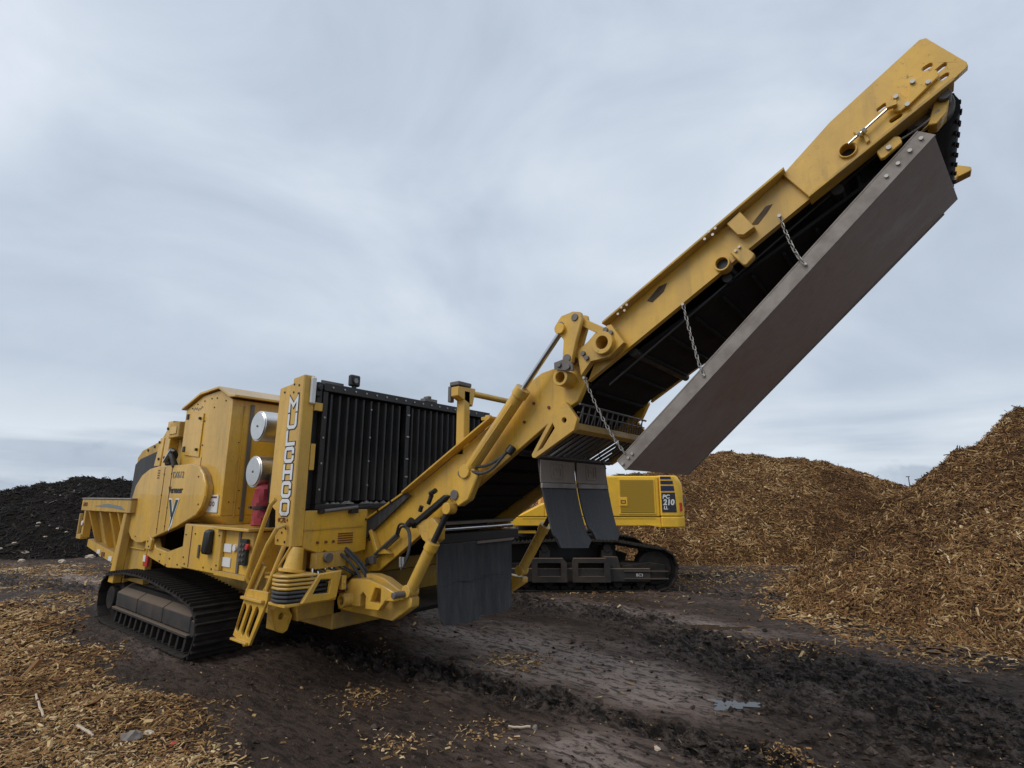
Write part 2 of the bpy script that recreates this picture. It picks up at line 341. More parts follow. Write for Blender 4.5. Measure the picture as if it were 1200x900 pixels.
def text(body, size, m, parent, origin, plane='-Y', name='lettering', bold=0., shear=0., sx=1., depth=.002):
    cu = bpy.data.curves.new(name, 'FONT'); cu.body = body; cu.size = size; cu.extrude = depth; cu.offset = bold; cu.align_x = 'CENTER'; cu.align_y = 'CENTER'; cu.shear = shear; cu.resolution_u = 3
    to = bpy.data.objects.new(name, cu); COL.objects.link(to); bpy.context.view_layer.update()
    me = bpy.data.meshes.new_from_object(to.evaluated_get(bpy.context.evaluated_depsgraph_get())); bpy.data.objects.remove(to)
    if plane == '-Y': mt = Matrix(((sx, 0, 0, 0), (0, 0, -1, 0), (0, 1, 0, 0), (0, 0, 0, 1)))
    else: mt = Matrix(((0, 0, 1, 0), (sx, 0, 0, 0), (0, 1, 0, 0), (0, 0, 0, 1)))
    me.transform(Matrix.Translation(origin) @ mt); me.materials.clear(); me.name = name
    return link(name, me, m, parent)

# ------------------------------------------------------------------ noise for terrain
def h2(ix, iy, seed):
    n = (ix.astype(np.int64) * 374761393 + iy.astype(np.int64) * 668265263 + seed * 974634777) & 0xffffffff
    n = ((n ^ (n >> 13)) * 1274126177) & 0xffffffff
    return ((n ^ (n >> 16)) & 0xffff) / 65535.
def vn(x, y, seed=0):
    ix, iy = np.floor(x), np.floor(y); fx, fy = x - ix, y - iy; fx = fx * fx * (3 - 2 * fx); fy = fy * fy * (3 - 2 * fy)
    a, b, c, d = h2(ix, iy, seed), h2(ix + 1, iy, seed), h2(ix, iy + 1, seed), h2(ix + 1, iy + 1, seed)
    return (a + (b - a) * fx) * (1 - fy) + (c + (d - c) * fx) * fy
def fbm(x, y, o=4, seed=0, g=.5):
    s = 0.; a = 1.; t = 0.
    for i in range(o): s = s + a * (vn(x, y, seed + i) - .5); t += a; a *= g; x = x * 2.03 + 7.1; y = y * 2.03 - 3.3
    return s / t * 2
def uv_of(x, y): return x * RT.x + y * RT.y, x * FW.x + y * FW.y
def w_of(u, v): return u * RT.x + v * FW.x, u * RT.y + v * FW.y
def dist_poly(u, v, pts):
    best = np.full(np.shape(u), 1e9); along = np.zeros(np.shape(u)); acc = 0
    for (a, b), (c, d) in zip(pts[:-1], pts[1:]):
        L = math.hypot(c - a, d - b); t = np.clip(((u - a) * (c - a) + (v - b) * (d - b)) / L ** 2, 0, 1)
        q = np.hypot(u - a - t * (c - a), v - b - t * (d - b)); k = q < best
        best = np.where(k, q, best); along = np.where(k, acc + t * L, along); acc += L
    return best, along
RUT1 = [(-2.6, 6.7), (-1.57, 6.05), (-.67, 5.55), (.29, 4.9), (1.03, 4.4), (1.6, 3.86), (2.2, 3.0)]
RUT2 = [(-.6, 9.9), (.6, 8.9), (1.6, 7.9), (2.4, 6.6), (3.0, 5.5), (3.5, 4.5), (4.0, 3.0)]
RUT3 = [(5.2, 12.2), (2.5, 10.9), (4.2, 9.2), (4.6, 6.4), (5.6, 4.6)]
RUT4 = [(-13, 12.3), (-9.6, 10.9), (-7.6, 10.2), (-5.5, 9.4)]
PUD = [(1.84, 4.79, .20, .10), (2.55, 7.36, .42, .16), (.05, 6.9, .3, .1)]
def churn(u, v):
    wv = fbm(u * 1.3, v * 1.3, 3, 91) * .14
    d1, a1 = dist_poly(u, v, RUT1); d2, a2 = dist_poly(u, v, RUT2); d3, a3 = dist_poly(u, v, RUT3); d4, a4 = dist_poly(u, v, RUT4)
    c1 = np.clip(1.25 - (d1 + wv) / .24, 0, 1); c2 = np.clip(1.5 - (d2 + wv * 3) / (.30 + .85 * np.clip((9 - v) / 4.5, 0, 1)), 0, 1) * np.clip(.85 + fbm(u * 2.2, v * 2.2, 3, 5) * 1.0, 0, 1)
    c3 = np.clip(1.2 - (d3 + wv * 2) / .45, 0, 1) * .8; c4 = np.clip(1.2 - (d4 + wv * 2) / .5, 0, 1) * .9
    return np.maximum.reduce([c1, c2, c3, c4]), a1, a2, c1, c2
def litter(u, v):
    """how densely chips lie on the open ground"""
    edge = np.interp(v, [0, 3, 3.8, 4.7, 5.1, 5.8, 7.1, 8.7, 9.0, 9.6], [-1.5, -1.6, -2.1, -2.75, -3.6, -4.6, -5.7, -7.3, -8.1, -9.5])
    n = fbm(u * .9, v * .9, 4, 33)
    a = np.clip((edge - u) / .85 + .6 + n * .9, 0, 1) * np.clip((9.4 - v) / 1.0, 0, 1)
    a = np.maximum(a, np.clip((10.6 + n - np.abs(v - 11.4)), 0, 1) * np.clip((-5.5 - u) / 3, 0, 1) * .0)
    b = np.clip(fbm(u * 1.4 + 9, v * 1.4, 4, 57) * 2.2 - .85, 0, 1) * .3
    for (x, y, r) in ((.0, 5.9, .4), (-.15, 4.3, .30), (1.75, 3.85, .22), (3.1, 6.3, .5), (-1.3, 4.9, .3), (-.8, 4.1, .22), (2.0, 10.9, 1.4), (-9.4, 10.4, .8), (-11, 12.6, 1.5), (-9.5, 12.0, 1.1), (-13, 13.4, 1.5), (-8.2, 11.2, .8), (-12.2, 11.6, .9), (-7.4, 9.3, 1.0), (3.6, 11.6, 1.5), (5.6, 12.6, 1.3), (.6, 11.2, 1.2)):
        b = np.maximum(b, np.exp(-((u - x) ** 2 + ((v - y) * 1.2) ** 2) / r ** 2) * (.55 + n * .6))
    p_, q_ = ((u - 11.19) * .8115 + (v - 11.37) * .5843) / 7.87, (-(u - 11.19) * .5843 + (v - 11.37) * .8115) / 3.885
    de = np.hypot(p_, q_); foot = np.clip(1.35 - (de - 1) * 9 + n, 0, 1) * (de > .85)
    return np.clip(np.maximum.reduce([a, b, foot * .7]), 0, 1)
def dryness(u, v):
    d = np.zeros(np.shape(u))
    for (x, y, a, b, k) in ((.35, 6.1, 1.5, .75, 1.), (1.2, 5.2, .9, .4, .8), (.55, 3.9, .6, .45, .9), (1.3, 8.5, 1.6, .45, .7), (2.4, 7.5, .8, .25, 1.), (4.6, 6.3, 1.2, .3, .6), (6.5, 13.6, 1.6, .35, .8), (-.9, 7.2, .8, .35, .9), (-9, 11.4, 2.2, .35, .6), (3.4, 4.4, 1., .35, .55), (-3.0, 6.2, .7, .4, .4)):
        x2 = (u - x) * .78 - (v - y) * .62; y2 = (u - x) * .62 + (v - y) * .78
        d = np.maximum(d, k * np.exp(-((x2 / a) ** 2 + (y2 / b) ** 2)))
    return np.clip(d * (1 + fbm(u * 2, v * 2, 4, 71) * .9) + .22, 0, 1)
def gz(u, v):
    c, a1, a2, c1, c2 = churn(u, v); r = np.hypot(u, v); fade = np.clip(1.6 - r / 40, 0, 1)
    z = fbm(u * .35, v * .35, 3, 1) * .035 + fbm(u * 1.6, v * 1.6, 4, 2) * .028 + fbm(u * 9, v * 9, 3, 3) * .015
    z = z + c * (fbm(u * 5, v * 7, 5, 11, .72) * .17 + .004) + c1 * (.022 * np.sin(a1 * 2 * math.pi / .17) - .012) + c2 * .018 * np.sin(a2 * 2 * math.pi / .19)
    l = litter(u, v); z = z + np.clip(l - .35, 0, 1) * (.07 + fbm(u * 1.3, v * 1.3, 4, 21) * .16)
    for (x, y, ru, rv) in PUD:
        k = np.exp(-(((u - x) / (ru * 1.25)) ** 2 + ((v - y) / (rv * 1.25)) ** 2) ** 2); z = z * (1 - k) - .012 * k
    x, y = w_of(u, v)          # mud squeezed up along the grinder's tracks
    k = np.exp(-((y - 2.46) / .06) ** 2) * np.clip((x + 9.5) * 3, 0, 1) * np.clip((-5.9 - x) * 4, 0, 1); z = z + k * (.035 + .03 * fbm(x * 6, y * 6, 3, 83))
    return np.minimum(z * fade, .16)
def npmesh(name, verts, faces, attrs=None, smooth=True):
    me = bpy.data.meshes.new(name); nv = len(verts); nf, k = faces.shape
    me.vertices.add(nv); me.vertices.foreach_set('co', verts.astype(np.float32).ravel())
    me.loops.add(nf * k); me.loops.foreach_set('vertex_index', faces.astype(np.int32).ravel())
    me.polygons.add(nf); me.polygons.foreach_set('loop_start', np.arange(0, nf * k, k, dtype=np.int32))
    me.polygons.foreach_set('use_smooth', np.full(nf, smooth))
    me.update(calc_edges=True)
    for n, a in (attrs or {}).items():
        at = me.attributes.new(n, 'FLOAT', 'POINT'); at.data.foreach_set('value', a.astype(np.float32))
    return me
def grid_faces(nr, nc, wrap=False):
    i = np.arange(nr - 1)[:, None]; j = np.arange(nc if wrap else nc - 1)[None]; j2 = (j + 1) % nc
    return np.stack([i * nc + j, i * nc + j2, (i + 1) * nc + j2, (i + 1) * nc + j], -1).reshape(-1, 4)

# ------------------------------------------------------------------ ground (one sheet to the horizon, finest in front of the lens)
ang = np.concatenate([np.linspace(-52, 52, 700), np.linspace(53.5, 306.5, 70)]) * math.pi / 180
rad = np.concatenate([[.02], np.geomspace(2.0, 26, 430), np.geomspace(27, 4500, 40)])
RR, AA = np.meshgrid(rad, ang, indexing='ij'); gu, gv = RR * np.sin(AA), RR * np.cos(AA)
gzz = gz(gu, gv); gzz = np.where(RR > 60, 0, gzz); gx, gy = w_of(gu, gv)
ch_, *_ = churn(gu, gv)
F = grid_faces(len(rad), len(ang), True)[:, ::-1]
ground = link('ground', npmesh('ground', np.stack([gx, gy, gzz], -1).reshape(-1, 3), F, {'churn': ch_.ravel(), 'litter': litter(gu, gv).ravel(), 'dry': dryness(gu, gv).ravel()}), 'mud')
tag(ground, 'dark wet churned mud of the yard', kind='structure')
for (x, y, ru, rv) in PUD[:2]:
    n = 40; P = []
    for i in range(n):
        t = 2 * math.pi * i / n; k = 1 + .35 * math.sin(3 * t + x) + .2 * math.sin(7 * t + y); P.append((x + ru * k * math.cos(t), y + rv * k * math.sin(t)))
    mb = MB(); mb.prism('Z', [w_of(*p) for p in P], -.03, -.004)
    tag(mb.build('puddle', 'water', None, 0), 'shallow puddle in the muddy track', kind='structure')
# far hills
for k, (a0, a1, r, hh) in enumerate(((-70, -10, 2600, 24), (10, 75, 3200, 34))):
    A = np.linspace(R(a0), R(a1), 120); mb = MB()
    top = hh * (.55 + .45 * fbm(A * 9, A * 0 + k, 4, 61)) * np.sin(np.linspace(0, math.pi, 120)) ** .4
    pts = []; fs = []
    for a, t in zip(A, top):
        for rr, zz in ((r, -2), (r + 150, max(t, 1)), (r + 500, -2)):
            pts.append((*w_of(rr * math.sin(a), rr * math.cos(a)), zz))
    for i in range(119):
        for j in range(3): fs.append((i * 3 + j, (i + 1) * 3 + j, (i + 1) * 3 + (j + 1) % 3, i * 3 + (j + 1) % 3))
    mb.add(pts, fs); tag(mb.build('hills', 'hill', None, 0), 'low blue hills on the horizon', kind='structure')

# ------------------------------------------------------------------ chips
def splinters(P, nrm, length, width, tone, tilt=.45, thick=.35):
    """6-vertex wedge splinters lying on a surface"""
    n = len(P); up = nrm / np.linalg.norm(nrm, axis=1, keepdims=True)
    a = rng.normal(size=(n, 3)); a -= up * (a * up).sum(1, keepdims=True); a /= np.linalg.norm(a, axis=1, keepdims=True)
    tl = rng.normal(0, tilt, n)[:, None]; d = a * np.cos(tl) + up * np.sin(tl)
    s = np.cross(up, d); s /= np.linalg.norm(s, axis=1, keepdims=True); nn = np.cross(d, s)
    roll = rng.uniform(-.7, .7, n)[:, None]; s2 = s * np.cos(roll) + nn * np.sin(roll); n2 = -s * np.sin(roll) + nn * np.cos(roll)
    L = length[:, None] * .5; W = width[:, None] * .5; T = W * thick * 2
    tap = rng.uniform(.25, 1, n)[:, None]
    V = np.stack([P - d * L - s2 * W, P - d * L + s2 * W, P - d * L * .9 + n2 * T, P + d * L - s2 * W * tap, P + d * L + s2 * W * tap, P + d * L * .9 + n2 * T * tap], 1)
    base = np.arange(n)[:, None] * 6
    tri = np.array([[0, 2, 1], [3, 4, 5]]); q = np.array([[0, 3, 5], [0, 5, 2], [1, 2, 5], [1, 5, 4], [0, 1, 4], [0, 4, 3]])
    F = (base[:, None] + np.concatenate([tri, q])[None]).reshape(-1, 3)
    return V.reshape(-1, 3), F, np.repeat(tone, 6)
def tones(n, mean=.45, sd=.2): return np.clip(rng.normal(mean, sd, n), 0, 1)

class Heap:
    """heap of material as a height field in (u, v)"""
    def __init__(s, c, a, b, H, seed, rot=0, top=.12, rough=.16): s.c, s.a, s.b, s.H, s.seed, s.rot, s.top, s.rough = c, a, b, H, seed, rot, top, rough
    def z(s, u, v):
        du, dv = u - s.c[0], v - s.c[1]; ca, sa = math.cos(s.rot), math.sin(s.rot); p, q = (du * ca + dv * sa) / s.a, (-du * sa + dv * ca) / s.b
        d = np.hypot(p, q) * (1 + .07 * fbm(u * .45, v * .45, 3, s.seed)); t = s.top
        prof = 1 - (np.sqrt(d * d + t * t) - t) / (math.sqrt(1 + t * t) - t)
        k = np.clip(prof * 4, 0, 1)
        foot = .13 * np.exp(-np.clip(d - .9, 0, 9) * 9)
        z = s.H * np.where(prof > 0, prof, prof * .5) + foot + k * (fbm(u * .8, v * .8, 3, s.seed + 9) * s.rough * 1.5 + fbm(u * 3., v * 3., 3, s.seed + 3) * s.rough * .75 + fbm(u * 9, v * 9, 2, s.seed + 5) * .03)
        return z
    def grid(s, name, m, n=260, pad=1.12):
        U, V = np.meshgrid(np.linspace(s.c[0] - s.a * pad, s.c[0] + s.a * pad, n), np.linspace(s.c[1] - math.hypot(s.a * math.sin(s.rot), s.b * math.cos(s.rot)) * pad, s.c[1] + math.hypot(s.a * math.sin(s.rot), s.b * math.cos(s.rot)) * pad, n), indexing='ij')
        Z = s.z(U, V); X, Y = w_of(U, V)
        return link(name, npmesh(name, np.stack([X, Y, np.maximum(Z, -.6)], -1).reshape(-1, 3), grid_faces(n, n)), m)
    def sample(s, n, keep):
        out = np.zeros((0, 2))
        while len(out) < n:
            u = rng.uniform(s.c[0] - s.a * 1.1, s.c[0] + s.a * 1.1, n * 3); ve = math.hypot(s.a * math.sin(s.rot), s.b * math.cos(s.rot)) * 1.15; v = rng.uniform(s.c[1] - ve, s.c[1] + ve, n * 3)
            k = (s.z(u, v) > -.02) & (rng.random(n * 3) < keep(u, v)); out = np.concatenate([out, np.stack([u[k], v[k]], 1)])
        return out[:n, 0], out[:n, 1]
    def chips(s, n, keep, ln, wd, m, parent, mean=.42, sd=.2, name='chips', tilt=.45):
        u, v = s.sample(n, keep); e = .12; z = s.z(u, v)
        gu_ = (s.z(u + e, v) - z) / e; gv_ = (s.z(u, v + e) - z) / e
        nx, ny = w_of(-gu_, -gv_); X, Y = w_of(u, v); nr = np.stack([nx, ny, np.ones(n)], 1)
        P = np.stack([X, Y, z], 1) + nr / np.linalg.norm(nr, axis=1, keepdims=True) * rng.uniform(-.005, .03, n)[:, None]
        length = np.exp(rng.normal(math.log(ln), .62, n)); width = np.exp(rng.normal(math.log(wd), .5, n)); length = np.minimum(length, ln * 3.2)
        patch = fbm(u * .7, v * .7, 4, s.seed + 40) * .30 + fbm(u * 3.2, v * 3.2, 2, s.seed + 41) * .18
        V, F, T = splinters(P, nr, length, width, np.clip(tones(n, mean, sd) + patch, 0, 1), tilt)
        return tag(link(name, npmesh(name, V, F, {'tone': T}, False), m, parent), 'loose shredded wood chips', kind='stuff')
# near heap on the right
hp = Heap((11.35, 11.37), 7.87, 3.885, 3.22, 100, rot=.624, top=.09, rough=.2)
o = hp.grid('wood_chip_pile', 'mound', 190); tag(o, 'big brown heap of shredded wood at the right edge, nearest the camera', 'chip pile', 'heaps of shredded wood')
hp.chips(94000, lambda u, v: np.clip((8.5 / np.hypot(u, v)) ** 2, .05, 1) * (np.where(u < 1.02 * v + .4, 1., .3)) * (u < 1.5 * v + 2) * (v - 11.37 < (u - 11.19) * .72 + 5.2), .072, .0125, 'chip', o, mean=.50, sd=.23, tilt=.42)
# far heap
hb = Heap((8.2, 18.3), 11.2, 5.0, 2.95, 200, top=.22, rough=.15)
o = hb.grid('wood_chip_pile', 'mound', 190); tag(o, 'long low heap of brown wood chips behind the excavator', 'chip pile', 'heaps of shredded wood')
hb.chips(62000, lambda u, v: np.where(v < 19, 1., .02) * (u < 17) * (u > -1.5), .085, .018, 'chip', o, mean=.52, sd=.18, tilt=.28)
# dark heap on the left
hd = Heap((-15.4, 19.3), 6.2, 4.8, 2.25, 300, rot=-.1, top=.25, rough=.2)
o = hd.grid('mulch_pile', 'moundd', 160); tag(o, 'black heap of composted mulch behind the hopper at the left', 'mulch pile')
hd.chips(16000, lambda u, v: (v < 21) * 1., .10, .03, 'chipd', o, mean=.38, sd=.2, tilt=.25)
# chips scattered on the ground
def ground_chips():
    n = 0; U_ = []; V_ = []
    want = 56000
    while n < want:
        k = 400000; r = np.exp(rng.uniform(math.log(2.4), math.log(19), k)); a = rng.uniform(R(-50), R(50), k); u, v = r * np.sin(a), r * np.cos(a)
        l = litter(u, v); keep = rng.random(k) < (np.clip(l, 0, 1) ** 1.4 * .95 + .005) * np.clip((r / 5) ** .35, 0, 1.3); U_.append(u[keep]); V_.append(v[keep]); n += keep.sum()
    u = np.concatenate(U_)[:want]; v = np.concatenate(V_)[:want]; X, Y = w_of(u, v); n = len(u); r = np.hypot(u, v)
    P = np.stack([X, Y, gz(u, v) + rng.uniform(0, .014, n)], 1)
    ln = np.exp(rng.normal(math.log(.042), .6, n)) * np.clip(r / 6, .75, 1.5) * np.clip(.6 + .5 * litter(u, v), .6, 1); wd = np.exp(rng.normal(math.log(.0115), .5, n)) * np.clip(r / 6, .8, 1.5)
    patch = fbm(u * 1.2, v * 1.2, 3, 77) * .3
    V, F, T = splinters(P, np.tile((0, 0, 1.), (n, 1)), ln, wd, np.clip(tones(n, .68, .21) + patch, 0, 1), .28)
    return tag(link('scattered_wood_chips', npmesh('scattered_wood_chips', V, F, {'tone': T}, False), 'chip'), 'tan wood chips strewn over the mud', 'wood chips', kind='stuff')
ground_chips()
def clods():
    """crumbs and clods of mud thrown up by the tracks"""
    k = 900000; r = np.exp(rng.uniform(math.log(2.6), math.log(14), k)); a = rng.uniform(R(-50), R(50), k); u, v = r * np.sin(a), r * np.cos(a)
    c, *_ = churn(u, v); keep = np.nonzero(rng.random(k) < (.10 * np.clip(c, 0, 1) ** 1.3 + .008))[0][:17000]; u, v = u[keep], v[keep]; n = len(u)
    X_, Y_ = w_of(u, v); sz_ = np.exp(rng.normal(math.log(.0092), .5, n)); P = np.stack([X_, Y_, gz(u, v) + sz_ * .25], 1)
    O = np.array([[1, 0, 0], [-1, 0, 0], [0, 1, 0], [0, -1, 0], [0, 0, 1], [0, 0, -1]], float)
    V = P[:, None] + O[None] * sz_[:, None, None] * rng.uniform(.5, 1.4, (n, 6, 1)) * np.array([1.3, 1., .7]) + rng.normal(0, .25, (n, 6, 3)) * sz_[:, None, None]
    T = np.array([[0, 2, 4], [2, 1, 4], [1, 3, 4], [3, 0, 4], [2, 0, 5], [1, 2, 5], [3, 1, 5], [0, 3, 5]])
    F = (np.arange(n)[:, None, None] * 6 + T[None]).reshape(-1, 3)
    cc, *_ = churn(u, v)
    me = npmesh('mud_clods', V.reshape(-1, 3), F, {'churn': np.repeat(np.clip(cc, .3, 1), 6), 'litter': np.zeros(n * 6), 'dry': np.repeat(np.clip(rng.normal(.35, .25, n), 0, 1), 6)}, False)
    tag(link('mud_clods', me, 'mud'), 'crumbs of dark mud along the track marks', 'mud clods', kind='stuff')
clods()
# ------------------------------------------------------------------ crawler track shared builder
def loop_points(prof, n):
    P = [Vector((p[0], 0, p[1])) for p in prof]; m = len(P); L = [(P[(i + 1) % m] - P[i]).length for i in range(m)]; T = sum(L); out = []
    for k in range(n):
        s = (k + .5) * T / n; i = 0
        while s > L[i]: s -= L[i]; i += 1
        out.append((P[i].lerp(P[(i + 1) % m], s / L[i]), ))
    res = []
    def at(s):
        s %= T; i = 0
        while s > L[i]: s -= L[i]; i += 1
        return P[i].lerp(P[(i + 1) % m], s / L[i])
    for k in range(n):
        s = (k + .5) * T / n; a, b = at(s - T / n * .45), at(s + T / n * .45); res.append(((a + b) / 2, (b - a).normalized()))
    return res, T / n
def arc(cx, cz, r, a0, a1, n=10): return [(cx + r * math.cos(R(a0 + (a1 - a0) * i / n)), cz + r * math.sin(R(a0 + (a1 - a0) * i / n))) for i in range(n + 1)]
def shoes(part, prof, n, y0, y1, thick, grouser, ng, m):
    """every shoe its own object, sharing one mesh; prof runs counter-clockwise (outer faces)"""
    pts, pitch = loop_points(prof, n); mb = MB(); hw = (y1 - y0) / 2
    mb.box(-pitch * .485, pitch * .485, -hw, hw, -thick, 0)
    for g in range(ng):
        x = pitch * ((g + .5) / ng - .5); mb.prism('Y', [(x - .016, 0), (x + .016, 0), (x + .007, grouser), (x - .007, grouser)], -hw + .004, hw - .004)
    mb.box(-pitch * .42, pitch * .42, -.16, -.09, -thick - .06, -thick); mb.box(-pitch * .42, pitch * .42, .09, .16, -thick - .06, -thick)
    me = mb.mesh('track_shoe', .003)
    for p, d in pts:
        nz = Vector((-d.z, 0, d.x)) * -1
        nz = Vector((d.z, 0, -d.x))          # outward for a counter-clockwise loop in (x, z)
        X = Vector((d.x, 0, d.z)); Y = nz.cross(X)
        mw = Matrix(((X.x, Y.x, nz.x, p.x), (X.y, Y.y, nz.y, (y0 + y1) / 2), (X.z, Y.z, nz.z, p.z), (0, 0, 0, 1)))
        o = link('track_shoe', me, m, part, mw)
def cyl(part_name, p0, p1, rb, rr, split, parent, barrel='yel', rod='rod', eye=True):
    """hydraulic cylinder: barrel from p0, rod to p1; split = share taken by the barrel"""
    p0 = Vector(p0); p1 = Vector(p1); q = p0.lerp(p1, split); d = (p1 - p0).normalized(); mb = MB()
    mb.tube(p0, q, rb, 20); mb.tube(q - d * .07, q + d * .012, rb * 1.18, 20)
    if eye: mb.tube(p0 - Vector((0, rb * 1.1, 0)), p0 + Vector((0, rb * 1.1, 0)), rb * 1.05, 16)
    b = mb.build(part_name, barrel, parent, .004)
    r = MB(); r.tube(q, p1, rr, 14); r.build('piston_rod', rod, b, 0)
    e = MB(); e.tube(p1 - Vector((0, rb * .9, 0)), p1 + Vector((0, rb * .9, 0)), rr * 1.9, 14); e.build('rod_eye', barrel, b, .003)
    return b
def chain(parent, p0, p1, sag=.04, pitch=.034, name='chain'):
    p0, p1 = Vector(p0), Vector(p1); L = (p1 - p0).length; n = max(3, int(L / pitch)); a = .5 * pitch * 1.30; wv = .0095
    lk = MB(); pts = [Vector((x, y, 0)) for x, y in ((-a + .01, -wv), (a - .01, -wv), (a, 0), (a - .01, wv), (-a + .01, wv), (-a, 0))]; lk.path(pts,   .0034, 5, True, 0)
    me = lk.mesh('chain_link', 0)
    top = MB(); top.tube(p0 + Vector((0, -.012, 0)), p0 + Vector((0, .03, 0)), .011, 8); root = top.build(name, 'zinc', parent, 0)
    def at(t): return p0.lerp(p1, t) + Vector((0, 0, -sag * 4 * t * (1 - t)))
    for i in range(n):
        t = (i + .5) / n; c = at(t); d = (at(min(1, t + .01)) - at(max(0, t - .01))).normalized(); s = d.orthogonal().normalized(); u = d.cross(s)
        if i % 2: s, u = u, -s
        link('chain_link', me, 'zinc', root, Matrix(((d.x, s.x, u.x, c.x), (d.y, s.y, u.y, c.y), (d.z, s.z, u.z, c.z), (0, 0, 0, 1))))
    return root

# ------------------------------------------------------------------ the grinder
G = empty('horizontal_grinder', (-5.2, 4.12, 0), wspace=True)
tag(G, 'big yellow tracked wood grinder with its discharge conveyor raised and black radiator', 'grinder')
YC = 4.12
def mir(y): return 2 * YC - y
# tracks
prof = arc(-6.37, .29, .27, -90, 62, 10) + [(-6.66, .605), (-7.2, .665), (-7.9, .715), (-8.5, .70)] + arc(-9.03, .32, .315, 100, 270, 12)
for near in (True, False):
    y0, y1 = (2.53, 3.13) if near else (mir(3.13), mir(2.53))
    f = MB(); f.prism('Y', [(-6.45, .12), (-6.32, .3), (-6.45, .45), (-7.1, .52), (-8.6, .52), (-8.95, .42), (-8.98, .18), (-8.85, .10)], y0 + .16, y1 - .16)
    tr = f.build('crawler_track', 'trk', G, .01)
    shoes(tr, prof, 38, y0, y1, .022, .034, 2, 'trk')
    s_ = -1 if near else 1; yo = y0 + .07 if near else y1 - .07          # outer guard face
    yi = yo - s_ * .20
    for (a, b) in ((-8.80, -8.03), (-8.01, -7.20), (-7.18, -6.42)):
        g = MB(); g.prism('X', [(yo, .25), (yo, .415), (yi, .545), (yi, .25)], a, b); gp = g.build('track_guard', 'guard', tr, .008)
    r_ = MB(); r_.box(-8.84, -6.40, yo + s_ * .03, yo + s_ * -.03, .205, .238); r_.build('guard_rail', 'guard', tr, .005)
    for k in range(13):
        x = -8.72 + k * .185; g = MB(); g.prism('X', [(yo + s_ * .005, .205), (yo + s_ * .025, .06), (yo - s_ * .06, .06), (yo - s_ * .06, .205)], x, x + .05)
        g.build('roller_rib', 'trk', tr, .004)
    for k in range(7):
        x = -8.6 + k * .36; g = MB(); g.tube((x, y0 + .14, .13), (x, y1 - .14, .13), .085, 16); g.build('track_roller', 'trk', tr, .004)
    g = MB(); g.tube((-6.39, y0 + .12, .295), (-6.39, y1 - .12, .295), .225, 24); g.tube((-6.39, y0 + .08, .295), (-6.39, y1 - .08, .295), .09, 16); g.build('idler_wheel', 'guard', tr, .01)
    g = MB(); g.tube((-9.03, y0 + .14, .32), (-9.03, y1 - .14, .32), .255, 24); g.tube((-9.03, y0 + .06, .32), (-9.03, y1 - .06, .32), .15, 16); g.build('drive_sprocket', 'trk', tr, .01)
# chassis
m_ = MB(); m_.box(-9.0, -4.72, 3.2, mir(3.2), .42, .90); m_.box(-8.4, -7.9, 2.9, mir(2.9), .30, .6); m_.box(-6.9, -6.5, 2.9, mir(2.9), .30, .6)
m_.build('main_frame', 'yel2', G, .01)
m_ = MB(); m_.prism('X', [(2.80, .82), (2.83, .56), (3.30, .56), (3.30, .90), (2.80, .90)], -5.3, -4.72); m_.build('belly_panel', 'yel2', G, .008)
m_ = MB(); m_.box(-7.55, -6.9, 3.05, 3.2, .9, 1.6); m_.box(-8.9, -7.55, 3.12, 3.2, .9, 1.6); m_.build('mill_shade_backing', 'blk', G, .0)  # black sheets painting the shade of the open interior below the guard
# engine housing (behind everything on the near side)
m_ = MB(); m_.box(-6.26, -4.70, 3.34, 5.42, .9, 2.70); m_.build('engine_housing', 'yel', G, .01)
# tall enclosure with door
prof_b = [(-7.60, 1.47), (-6.28, 1.47), (-6.28, 2.80), (-6.62, 2.95), (-7.12, 2.935), (-7.60, 2.80)]
m_ = MB(); m_.prism('Y', prof_b, 2.72, 5.3); m_.prism('X', [(2.72, 1.47), (2.82, 1.37), (5.2, 1.37), (5.3, 1.47)], -7.60, -6.28)
enc = m_.build('mill_enclosure', 'yel', G, .006)
rp = [(-6.16, 2.775), (-6.60, 2.955), (-6.62, 2.985), (-7.13, 2.965), (-7.66, 2.815), (-7.66, 2.79), (-7.12, 2.938), (-6.62, 2.955), (-6.16, 2.75)]
m_ = MB(); m_.prism('Y', [(-6.14, 2.835), (-6.28, 2.85), (-6.60, 2.99), (-7.13, 2.975), (-7.66, 2.825), (-7.66, 2.80), (-7.12, 2.945), (-6.61, 2.962), (-6.30, 2.825), (-6.14, 2.81)], 2.68, 5.34)
m_.build('enclosure_roof', 'yel', enc, .003)
m_ = MB(); m_.prism('Y', [(-7.46, 2.20), (-7.01, 2.155), (-7.01, 2.70), (-7.46, 2.755)], 2.705, 2.718); dr = m_.build('service_door', 'yel', enc, .004)
m_ = MB(); m_.box(-7.50, -7.44, 2.692, 2.716, 2.66, 2.73); m_.box(-7.50, -7.44, 2.692, 2.716, 2.24, 2.31); m_.build('hinge', 'blk', dr, .003)
m_ = MB(); m_.tube((-7.07, 2.704, 2.64), (-7.07, 2.68, 2.64), .018, 10); m_.tube((-7.07, 2.704, 2.25), (-7.07, 2.68, 2.25), .018, 10); m_.build('latch', 'blk', dr, 0)
bolts('enclosure_bolts', [(-7.4, 2.72, 2.80), (-7.25, 2.72, 2.84), (-7.05, 2.72, 2.86), (-6.85, 2.72, 2.87), (-6.7, 2.72, 2.86), (-6.45, 2.72, 2.8), (-6.75, 2.72, 2.75), (-6.98, 2.72, 2.6), (-6.96, 2.72, 2.3), (-6.5, 2.72, 1.7)], '-Y', enc, .010, .008, 'blk')
m_ = MB(); m_.box(-6.272, -6.262, 2.935, 2.98, 1.40, 2.76); m_.build('seal_strip', 'grey', enc, .002)
